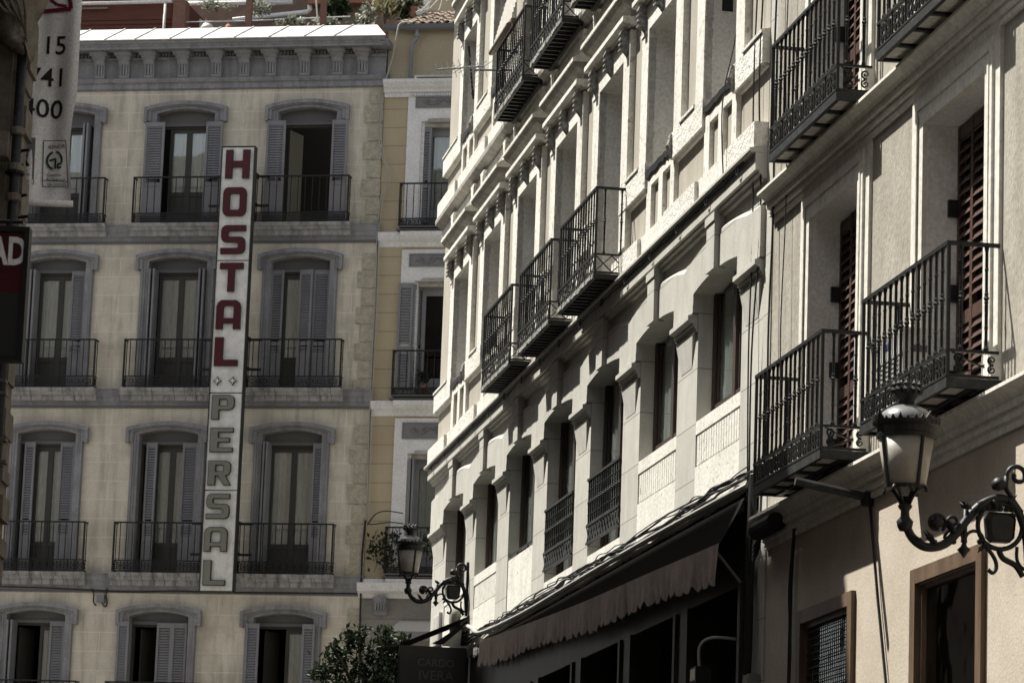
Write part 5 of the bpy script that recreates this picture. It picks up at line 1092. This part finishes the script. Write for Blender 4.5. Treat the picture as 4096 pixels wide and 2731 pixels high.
lantern('large iron lantern with crown and scroll arm in the right foreground', 22.1, .13, 3.07, 1.02)
lantern('distant iron lantern on a scroll arm at the corner of the white house', -3.0, .0, 5.283, 1.0)
# ------------------------------------------------------------------ cables and small things on the sunny facades
mb = MB(); rr = random.Random(11)
for k in range(8):
    pts = []; u = -3.4 + rr.uniform(0, 1); ph = rr.uniform(0, 6)
    while u < 14.0: pts.append((u, .03 + rr.uniform(0, .05), 4.56 + .03 * math.sin(u * .9 + ph) + rr.uniform(-.014, .014) + .08 * (k / 8 - .5))); u += rr.uniform(.25, .5)
    mb.tube(crom(pts, 3), rr.choice((.006, .008, .010, .013)), 5)
tag(mb.build('cable_bundle', M['cable'], None, FR, (5, .05, 4.55)), 'tangled bundle of cables strung along the granite base above the awning', 'cable')
mb = MB(); mb.tube(crom([(-3.2, .05, 4.6), (-2.6, .07, 4.72), (-2.1, .07, 4.66), (-1.2, .07, 4.52), (2, .06, 4.46), (6, .06, 4.47), (10, .06, 4.47), (13.8, .06, 4.44)], 8), .03, 7); tag(mb.build('conduit', M['pipe_pale'], None, FR, (-2, .05, 4.5)), 'pale grey conduit running under the tangled cables on the white house', 'pipe')
mb = MB(); mb.tube([(UE0 + .1 + i * .41, .14, 7.415 + .012 * math.sin(i * 2.1)) for i in range(50)], .014, 5)
for i in range(16): mb.tube([(UE0 + .5 + i * 1.3 + .05 * math.cos(a), .15, 7.40 + .05 * math.sin(a)) for a in [k * .785 for k in range(9)]], .008, 4, False)
tag(mb.build('cable', M['cable'], None, FR, (3, .14, 7.41)), 'dark cable with looped ties under the stone band of the white house', 'cable')
for us, lab, r in (((13.72, 13.74, 13.70, 13.78, 13.74), 'leftmost thin cable hanging down the granite end pier', .008), ((13.98, 13.96, 14.0, 13.9, 13.8), 'pair mate cable hanging close to the edge of the granite end pier', .009), ((14.5, 14.52, 14.48, 14.52, 14.5), 'dark cable hanging on the beige wall left of the first brown shutter', .010), ((14.95, 14.96, 14.95, 14.97, 14.96), 'thin cable beside the cream window trim of the beige house', .006), ((12.9, 12.92, 12.88, 12.91, 12.9), 'thin cable down the tan upper wall of the white house near its end', .007)):
    mb = MB(); zt = 9.4 if 'upper' not in lab else 10.5; zb = 4.35 if 'upper' not in lab else 7.4
    mb.tube(crom([(us[i], .05 + .03 * (i % 2) + (.1 if 'upper' in lab and i > 2 else 0), zt + (zb - zt) * i / 4) for i in range(5)], 6), r, 5); tag(mb.build('cable', M['cable'], None, FR, (us[2], .05, (zt + zb) / 2)), lab, 'cable')
mb = MB(); rr = random.Random(5)
for k in range(6): mb.tube(crom([(14.02 + rr.uniform(-.06, .06), .05 + rr.uniform(0, .05), 4.5 - i * .55) for i in range(8)], 4), rr.choice((.012, .02, .026)), 6)
for k in range(4): mb.tube(crom([(14.1, .06, 3.9), (14.3, .12, 3.82 - .04 * k), (14.45, .1, 3.9 - .03 * k), (14.3, .06, 4.0)], 5), .01, 5)
tag(mb.build('cable_bundle', M['cable'], None, FR, (14.02, .05, 2.5)), 'thick black bundle of cables down the joint beside the dark shop front', 'cable')
mb = MB(); mb.tube(crom([(15.40, .03, 3.85), (15.36, .04, 3.4), (15.32, .03, 2.9), (15.30, .03, 2.4), (15.28, .05, 1.9), (15.38, .05, 1.7), (15.46, .05, 1.75)]), .016, 6); mb.tube(crom([(15.43, .03, 3.85), (15.30, .04, 3.35), (15.36, .03, 2.8), (15.27, .03, 2.2)]), .010, 5); mb.tube(crom([(15.28, .03, 2.02), (14.95, .05, 1.95), (14.75, .06, 1.78), (15.0, .06, 1.68), (15.3, .05, 1.76)]), .02, 6)
tag(mb.build('cable', M['cable'], None, FR, (15.35, .03, 2.9)), 'dark cables looping down the pinkish wall left of the meshed window', 'cable')
bx_ = thing('meter_box', 'upright grey box on the granite pier below the thick cable bundle', 'box', FR, (14.15, .02, 2.1)); MB().box(14.02, 14.24, .02, .12, 2.05, 2.72).build('casing', M['greybox'], bx_); MB().box(14.04, 14.22, .121, .13, 2.08, 2.69).build('lid', M['greybox'], bx_)
pb = thing('notice_board', 'pale plain board low in the dark shop front beside the cables', 'board', FR, (13.0, .05, 2.0)); MB().box(12.65, 13.75, .02, .05, 1.7, 2.42).build('board', M['plastic'], pb)
rl = thing('black_duct', 'short ribbed black duct fixed under the beige house cornice', 'duct', FR, (14.75, .12, 3.92))
mb = MB(); mb.tube([(14.5 + .03 * i, .14, 3.93) for i in range(24)], [.075 + .008 * (i % 2) for i in range(24)], 12); mb.build('duct', M['cable'], rl)
fp = thing('flag_pole', 'grey horizontal pole with a hanging rod under the left balcony of the beige house', 'pole', FR, (17.8, .0, 3.78))
mb = MB(); mb.tube([(17.75, .0, 3.80), (17.75, .62, 3.90)], .034, 10); mb.build('pole', M['iron_grey'], fp)
MB().lathe((17.75, .04, 3.74), [(.05, 0), (.055, .03), (.05, .1)], 10).build('bracket', M['iron'], fp); MB().tube([(17.78, .03, 3.78), (18.02, .02, 3.0), (18.3, .02, 2.3)], .012, 6).build('rod', M['iron'], fp)
fl = thing('flood_light', 'floodlight on a bracket in front of the dark shop window', 'lamp', FR, (13.1, .3, 3.0)); MB().box(12.95, 13.2, .22, .36, 2.72, 2.86).build('housing', M['iron'], fl); MB().box(12.97, 13.18, .361, .365, 2.74, 2.84).build('lens', M['glass_dark'], fl); MB().tube(crom([(13.2, .0, 3.12), (13.1, .2, 3.13), (13.05, .3, 3.05), (13.06, .3, 2.86)]), .014, 6).build('bracket', M['pipe_pale'], fl)
ac = thing('air_unit', 'white air conditioner box standing on the larger brown shuttered balcony', 'air conditioner', FR, (19.3, .25, 4.2))
mb = MB(); mb.box(18.95, 19.62, .06, .30, 4.27, 4.80); mb.build('casing', M['plastic'], ac); mb = MB()
for j in range(9): mb.box(19.0, 19.5, .301, .306, 4.33 + j * .035, 4.345 + j * .035)
mb.build('grille', M['pipe_pale'], ac); MB().box(19.62, 19.626, .12, .24, 4.62, 4.67).build('handle', M['a_dark'], ac); MB().box(19.1, 19.3, .301, .304, 4.70, 4.745).build('mark', M['blue'], ac); MB().box(18.98, 19.58, .08, .28, 4.20, 4.269).build('foot', M['iron'], ac)
for j, (u, z) in enumerate(((18.72, .45), (18.86, .5))):
    mb = MB(); mb.tube([(u + .05 * math.cos(k * .9), .2 + .05 * math.sin(k * .9), 4.22 + z * k / 40) for k in range(41)], .012, 5); tag(mb.build('coiled_hose', M['cable'], None, FR, (u, .2, 4.22)), ('left' if j == 0 else 'right') + ' coil of dark ribbed hose behind the railing beside the white box', 'hose')
# blind over the top floor balcony, aerial, pot
bl = thing('blind', 'pale slatted roller blind hung over the top floor balcony railing of the white house', 'blind', FR, (.5, .36, 12.1))
mb = MB(); a, b = -.02 + .15, 1.55
for j in range(26): z = 12.0 + j * .065; f_ = max(0, (z - 12.12)) ; v = .40 - f_ * .25; mb.box(a, b, v - .006, v + .006, z, z + .062)
mb.build('slat', M['reed'], bl); MB().tube([(a, .44, 12.02), (b, .44, 12.02)], .035, 8).build('roller', M['wood'], bl); MB().box(a - .05, b + .05, .36, .42, 12.05, 12.10).build('rail', M['wood'], bl)
ar = thing('aerial', 'spiky television aerial fixed at the far top corner of the white house', 'aerial', FR, (-1.7, .36, 12.1))
mb = MB(); mb.tube([(-.2, .1, 11.9), (-.9, .55, 12.05)], .014, 6); mb.tube([(-.9, .5, 11.65), (-.8, .6, 12.35)], .014, 6); mb.build('mast', M['iron'], ar)
mb = MB(); mb.tube([(-.55, .42, 12.02), (-.95, 1.0, 12.03)], .012, 6)
for i in range(9): f_ = i / 8; x, v, z = -.55 - .4 * f_, .42 + .58 * f_, 12.02; L = .09 + .06 * (1 - f_); mb.tube([(x, v - L * .3, z - L), (x, v + L * .3, z + L)], .005, 4); mb.tube([(x - .02, v + L * .8, z - L * .6), (x + .02, v - L * .8, z + L * .6)], .005, 4)
for i in range(9): z = 11.75 + i * .07; mb.tube([(-.85, .55, z), (-.25, .5, z - .05)], .003, 3)
mb.build('rod', M['alu'], ar)
for i, (n, lab) in enumerate(((-4, 'wooden roller blind box in the farthest top window of the white house'), (-3, 'wooden roller blind box in the second farthest top window of the white house'))):
    mb = MB(); c = CW[n]; mb.tube([(c - .3, -.06, 12.72 + .5 * i), (c + .5, -.06, 12.72 + .5 * i)], .055, 8); tag(mb.build('rolled_blind', M['wood'], None, FR, (c, -.06, 12.72 + .5 * i)), lab, 'blind')
tag(MB().lathe((-3.75, .02, 4.75), [(.09, 0), (.115, .06), (.12, .25), (.11, .34), (.02, .35)], 16).build('flower_pot', M['r1_soffit'], None, FR, (-3.75, .02, 4.75), smooth=True), 'large plain clay pot behind the scroll arm of the distant lantern', 'pot')
nb = thing('notice_box', 'white framed notice box on the far corner pier of the white house', 'box', FR, (-5.7, .03, 4.9)); MB().box(-5.95, -5.35, .0, .05, 4.75, 5.2).build('frame', M['plastic'], nb); MB().box(-5.9, -5.4, .051, .055, 4.8, 5.15).build('panel', M['canvas_edge'], nb)
# ------------------------------------------------------------------ left hand side: pipe, netting, banner, sign
FLX = facing(24.0)
def Q(x, y): return FLX.px(x, y)
SX = Vector((-math.sin(R_(9.233)), math.cos(R_(9.233)), 0))
# street front on the left, just outside the picture (its cornice line shades the lower right)
lf = Frame((-3.75, 23.0, 0), -80.767)
def unseen_house(label, u0, u1, h, m, ch=()):
    t = thing('unseen_house', label, 'building', lf, ((u0 + u1) / 2, -5, GND)); hol = []
    n = max(1, int((u1 - u0) / 3)); p = (u1 - u0) / n
    for i in range(n):
        for j in range(int(h / 3.6)): hol.append((u0 + p * (i + .5) - .6, u0 + p * (i + .5) + .6, .5 + j * 3.6, 2.7 + j * 3.6))
    mb = MB(); wall_sheet(mb, u0, u1, GND, h, hol, 0); mb.box(u0, u1, -10, -.6, GND, h - .01); mb.quad((u1, 0, GND), (u1, -.6, GND), (u1, -.6, h), (u1, 0, h)); mb.quad((u0, 0, GND), (u0, -.6, GND), (u0, -.6, h), (u0, 0, h)); mb.quad((u0, 0, h), (u1, 0, h), (u1, -.6, h), (u0, -.6, h)); mb.build('wall', m, t)
    mb = MB()
    for a, b, c_, d in hol: mb.box(a, b, -.3, -.28, c_, d)
    mb.build('window_pane', M['glass_dark'], t)
    for i, x in enumerate(ch): MB().box(x, x + .35, -1.2, -.7, h - .02, h + .7 + .3 * (i % 3)).build('chimney', m, t)  # roof stacks added to break up the shadow cast across the street
# NOTE lf has its own u axis: u grows towards the camera, out (v) is towards -x, so the house stands on +v; handled by a mirrored frame
lf = Frame((-3.75, 23.0, 0), 99.233)
unseen_house('low plain house on the left of the street nearest the viewer', -.2, 9.0, 14.6, M['street_face'])
unseen_house('plain house with chimneys on the left of the street', 9.05, 12.25, 18.5, M['street_face'], (9.5, 10.3, 11.0, 12.2))
unseen_house('tallest plain house on the left of the street', 12.3, 30.0, 18.95, M['street_face'], (14.3, 16.5, 19))
lf = Frame((-7.2, 18.0, 0), 99.233)  # from here on, unseen houses added to cut sky fill on the right facade
unseen_house('unseen tall plain house on the left beside the viewer, added to block sky light', -26, 0, 19.5, M['street_face'])
lf = Frame((9.0, -26.0, 0), 189.233)
unseen_house('unseen tall plain house behind the viewer, added to block sky light', -4, 26, 22, M['street_face'])
lf = FR
unseen_house('unseen plain house continuing the right side of the street, added to block sky light', 26.7, 62, 15, M['street_face'])
# dark corner stones, pipe, brackets, netting at the left edge
dp = thing('stone_pier', 'sooty stone pier cut by the left edge of the picture', 'pier', FLX, (Q(40, 1500)[0], -.2, GND))
mb = MB(); ul = Q(0, 900)[0]; ur = Q(72, 900)[0]; mb.box(ul - .9, ur - .13, -.6, -.12, GND, 9)
rr = random.Random(8); z = 2.0
while z < 9: h = rr.uniform(.08, .3); mb.box(ur - .13, ur - .02 + rr.uniform(-.03, .02), -.5, -.14 + rr.uniform(-.03, .03), z, z + h); z += h
mb.build('masonry', M['darkstone'], dp)
pp = thing('drainpipe', 'dark rusty drainpipe with collars along the left edge of the picture', 'pipe', FLX, (Q(60, 900)[0], .1, 2.0))
mb = MB(); up_ = Q(48, 900)[0]; mb.tube([(up_, .02, -1.0), (up_, .02, 8.2)], .036, 12); mb.build('pipe', M['iron_grey'], pp, smooth=True)
for y in (545, 690, 810): mb = MB(); mb.lathe((up_, .02, Q(62, y)[1]), [(.04, 0), (.055, .01), (.055, .05), (.04, .06)], 12); mb.build('collar', M['darkstone'], pp)
mb = MB(); a = Q(0, 540); b = Q(38, 640); mb.box(a[0] - .1, b[0], -.05, .12, b[1], a[1]); mb.build('junction_box', M['darkstone'], pp)
mb = MB(); c_ = Q(60, 692); mb.lathe((c_[0], .0, c_[1]), [(.02, -.012), (.07, -.012), (.075, 0), (.07, .01), (.02, .012)], 14); mb.build('ring', M['iron'], pp)
for y, L in ((605, .08), (870, .07), (665, .03), (785, .06)): mb = MB(); c_ = Q(75, y); mb.tube([(c_[0], .0, c_[1]), (c_[0] + L, .03, c_[1] + .005)], .012, 6); mb.build('spike', M['iron'], pp)
for j, y in enumerate((1525, 1575, 1760, 1848)):
    c_ = Q(2, y); mb = MB(); mb.box(c_[0] - .1, c_[0] + .045, -.06, .06, c_[1] - .012, c_[1] + .012); mb.box(c_[0] - .1, c_[0] + .02, -.05, .05, c_[1] - .03, c_[1] - .013); tag(mb.build('iron_bracket', M['darkstone'], None, FLX, (c_[0], 0, c_[1])), ('topmost', 'second', 'third', 'lowest')[j] + ' small dark iron bracket at the left edge below the red and black sign', 'bracket')
nn = thing('netting', 'sagging dirty cloth wrapped round the top of the left hand pipe', 'cloth', FLX, (Q(60, 100)[0], .1, Q(60, 100)[1]))
mb = MB(); rows = ((-40, -40, 190), (0, -40, 186), (30, -40, 168), (55, -40, 145), (85, -40, 148), (125, -40, 152), (165, -20, 150), (195, 60, 144), (215, 92, 132), (224, 104, 122)); vs, fs = [], []; K = 12
for i, (y, x0, x1) in enumerate(rows):
    for k in range(K + 1):
        t = k / K; q = Q(x0 + (x1 - x0) * t, y + 25 * math.sin(t * 5 + i)); vs.append((q[0], .20 * math.sin(t * math.pi) + .03 * math.sin(i * 2.1 + k * 1.3) - .02, q[1]))
for i in range(len(rows) - 1):
    for k in range(K): fs.append((i * (K + 1) + k, i * (K + 1) + k + 1, (i + 1) * (K + 1) + k + 1, (i + 1) * (K + 1) + k))
n0 = len(vs); vs += [(a, b - .06, c_) for a, b, c_ in vs]; fs += [tuple(i + n0 for i in f) for f in fs]
mb.add(vs, fs); mb.build('cloth', M['burlap'], nn, smooth=True)
mb = MB()
for k in range(5): mb.tube(crom([(Q(-20 + 30 * k, -20)[0], .2, Q(0, -20)[1]), (Q(30 + 22 * k, 70)[0], .21, Q(0, 70)[1]), (Q(120, 90 + 20 * k)[0], .17, Q(0, 90 + 25 * k)[1])]), .012, 5)
mb.build('fold', M['burlap'], nn, smooth=True)
# banner
FB = facing(27.0)
def Bn(x, y): return FB.px(x, y)
def rip(u, w):
    t0 = Bn(200, 400); return .035 * math.sin((u - t0[0]) * 14 + w * 1.6) + .02 * math.sin(w * 3.3 + 1) + .015 * math.sin((u - t0[0]) * 31 - w * 2.2)
bn = thing('banner', 'long white street banner with numbers and two certificate marks, hanging at the left', 'banner', FB, (Bn(180, 400)[0], 0, Bn(180, 400)[1]))
uL, uR = Bn(-60, 400)[0], (Bn(322, 0)[0] + Bn(292, 805)[0]) / 2; wB, wT = Bn(200, 806)[1], Bn(200, -160)[1]
mb = MB(); NX, NY = 40, 70; vs, fs = [], []
def er(w): t = (wT - w) / (wT - wB); return uR + (Bn(322, 0)[0] - uR) * 0 - .035 * math.sin(max(0, min(1, (t - .55) / .4)) * math.pi)
for j in range(NY + 1):
    w = wB + (wT - wB) * j / NY
    for i in range(NX + 1): u = uL + (er(w) - uL) * i / NX; vs.append((u, rip(u, w), w))
for j in range(NY):
    for i in range(NX): fs.append((j * (NX + 1) + i, j * (NX + 1) + i + 1, (j + 1) * (NX + 1) + i + 1, (j + 1) * (NX + 1) + i))
n0 = len(vs); vs += [(a, b - .004, c_) for a, b, c_ in vs]; fs += [tuple(i + n0 for i in f) for f in fs]
mb.add(vs, fs); mb.build('cloth', M['banner'], bn, smooth=True)
mb = MB(); mb.tube([(uL, .02, wB - .02), (uR + .02, .02, wB - .02)], .028, 10); mb.build('hem_bar', M['banner'], bn, smooth=True)
def on_cloth(name, m, polys=(), texts=(), subd=2):
    mb = MB()
    for P in polys:
        q = [Bn(*p) for p in P]; mb.add([(u, rip(u, w) + .010, w) for u, w in q], [tuple(range(len(q)))])
    for txt, x, y, size, bold, right in texts:              # baseline point, cap height in photo px
        v_, f_ = text_mesh(txt, 1.0, bold); a, b = Bn(x, y), Bn(x, y - size); k = (b[1] - a[1]) / .72
        xm = max(q for q, _ in v_) if right else 0
        mb.add([(a[0] + (p - xm) * k, rip(a[0] + (p - xm) * k, a[1] + q * k) + .008, a[1] + q * k) for p, q in v_], f_)
    return mb.build(name, m, bn)
def strip(pts, wd):                                        # line of quads, photo px
    out = []
    for i in range(len(pts) - 1):
        (x0, y0), (x1, y1) = pts[i], pts[i + 1]; L = math.hypot(x1 - x0, y1 - y0); nx, ny = -(y1 - y0) / L * wd / 2, (x1 - x0) / L * wd / 2
        out.append([(x0 + nx, y0 + ny), (x0 - nx, y0 - ny), (x1 - nx, y1 - ny), (x1 + nx, y1 + ny)])
    return out
on_cloth('number', M['ink'], texts=[('15', 262, 217, 72, .006, True), ('741', 245, 343, 74, .006, True), ('400', 246, 470, 76, .006, True)])
on_cloth('emblem', M['ink_red'], polys=strip([(60, -70), (120, 20), (158, 47), (288, 45), (284, 15), (266, -60)], 17) + strip([(180, -60), (200, 0), (230, 25), (270, 33)], 12))
bxp = strip([(173, 561), (263, 563), (273, 750), (170, 746), (173, 561)], 3) + strip([(170, 722), (271, 728)], 2.5)
arcs = strip([(216 - 30 * math.sin(R_(a)), 640 - 35 * math.cos(R_(a))) for a in range(12, 175, 12)], 9) + strip([(218 + 29 * math.sin(R_(a)), 640 - 35 * math.cos(R_(a))) for a in range(12, 120, 12)], 8) + strip([(195, 640), (222, 634), (219, 674)], 8) + strip([(246, 655), (231, 655), (229, 672), (244, 668)], 8)
on_cloth('certificate_mark', M['ink_green'], polys=bxp + arcs)
on_cloth('certificate_text', M['ink'], texts=[('AENOR', 188, 590, 15, 0, False), ('Gestión', 184, 704, 13, 0, False), ('Ambiental', 183, 722, 13, 0, False), ('GA-20/0233', 186, 742, 11, 0, False)])
on_cloth('grey_mark', M['ink_grey'], polys=[[(60, 556), (144, 554), (138, 722), (60, 722)]])
on_cloth('grey_mark_text', M['ink'], polys=strip([(60, 722), (138, 722), (137, 743), (60, 742)], 2.5), texts=[('OR', 129, 582, 15, 0, True), ('R', 124, 668, 62, .03, True), ('n', 112, 694, 12, 0, True), ('da', 123, 710, 13, 0, True), ('006', 122, 737, 11, 0, True)])
# red and black sign
FS = facing(20.0)
sx = thing('hanging_sign', 'red and black framed sign with big white letters at the left edge', 'sign', FS, (FS.px(60, 1200)[0], 0, FS.px(60, 1445)[1]))
def Sg(x, y): return FS.px(x, y)
aR = (Sg(123, 912)[0] + Sg(86, 1448)[0]) / 2; aT, aB = Sg(60, 908)[1], Sg(60, 1444)[1]; aM = Sg(60, 1172)[1]; aL = aR - .62
mb = MB(); f_ = .03; mb.box(aL, aR, -.09, -.01, aB, aT); mb.box(aL, aR, -.01, .02, aT - f_, aT); mb.box(aL, aR, -.01, .02, aB, aB + f_); mb.box(aR - f_, aR, -.01, .02, aB + f_, aT - f_); mb.build('frame', M['iron'], sx)
MB().box(aL, aR - f_, -.009, .0, aM, aT - f_).build('red_panel', M['signred'], sx); MB().box(aL, aR - f_, -.009, .0, aB + f_, aM).build('black_panel', M['signside'], sx)
v_, f2 = text_mesh('AD', 1.0, .035); c_ = Sg(102, 1058); k = (Sg(98, 946)[1] - c_[1]) / .74; xm = max(q for q, _ in v_)
mb = MB(); mb.add([(c_[0] + (p - xm) * k * .66, .006, c_[1] + q * k) for p, q in v_], f2); mb.build('lettering', M['banner'], sx)
mb = MB(); mb.tube([(aR - .12, -.04, aT), (aR - .12, -.04, aT + .05)], .012, 6); mb.tube([(aL, -.04, aT + .04), (aR - .05, -.04, aT + .04)], .012, 6); mb.build('hanger', M['iron'], sx)
# ------------------------------------------------------------------ tree top at the bottom of the picture
FT = facing(50.0)
random.seed(3)
tt = thing('tree', 'bushy dark green tree top at the bottom in front of the yellow house', 'tree', FT, (FT.px(1480, 2700)[0], 0, GND))
mb = MB(); cen = [(1480, 2640, 130, 95), (1420, 2570, 60, 60), (1560, 2600, 90, 75), (1525, 2552, 30, 45), (1360, 2660, 90, 70), (1580, 2690, 110, 70), (1440, 2720, 170, 70), (1650, 2650, 60, 28), (1285, 2690, 40, 35), (1640, 2720, 70, 40), (1548, 2530, 12, 26), (1330, 2600, 16, 22), (1250, 2700, 24, 12), (1600, 2560, 18, 22)]
stems = []
for i, (x, y, rx, ry) in enumerate(cen):
    c_ = FT.px(x + 10, y); k = 1.12 / 274.6; v = .25 * math.sin(i * 2.4); cl = foliage(mb, (c_[0], v, c_[1]), (rx * k, .35, ry * k), int(3.6 * (rx * ry) ** .5), .105, 16, 200 + i, 2.0, .2); stems.append((Vector((c_[0], v, c_[1])), cl))
mb.build('crown', M['leaf_dark'], tt)
mb = MB(); b0 = FT.px(1480, 2900); mb.tube(crom([(b0[0], 0, GND), (b0[0] + .05, .05, 1.5), (b0[0], 0, b0[1])]), [.11 - .004 * i for i in range(13)], 8)
for c_, cl in stems:
    mb.tube(crom([(b0[0], 0, b0[1]), tuple((Vector((b0[0], 0, b0[1])) + c_) / 2 + Vector((.05, .05, 0))), tuple(c_)], 4), .016, 5)
    for q, s_ in cl[:6]: mb.tube([tuple(c_), tuple(q)], .007, 4)
mb.build('trunk', M['bark'], tt)
# pale parasol peeping between tree and yellow house
q = FA.px(1590, 2520, 1.2); pu = thing('parasol', 'sunlit pale awning edge on the granite base behind the tree', 'awning', FA, (q[0], .6, q[1] - .1))
a, b, c_ = FA.px(1600, 2522, 1.0), FA.px(1735, 2535, 1.0), FA.px(1745, 2520, .0)
mb = MB(); mb.add([(7.25, .95, a[1] - .0), (9.2, .95, a[1] - .0), (9.2, .0, a[1] + .28), (7.25, .0, a[1] + .28), (7.25, .95, a[1] + .012), (9.2, .95, a[1] + .012), (9.2, .0, a[1] + .292), (7.25, .0, a[1] + .292)], [(0, 1, 2, 3), (4, 5, 6, 7), (0, 1, 5, 4), (1, 2, 6, 5), (2, 3, 7, 6), (3, 0, 4, 7)]); mb.build('canopy', M['canvas_edge'], pu)
mb = MB(); mb.box(7.25, 9.2, .94, .955, a[1] - .16, a[1] - .002); mb.build('valance', M['b_relief'], pu)
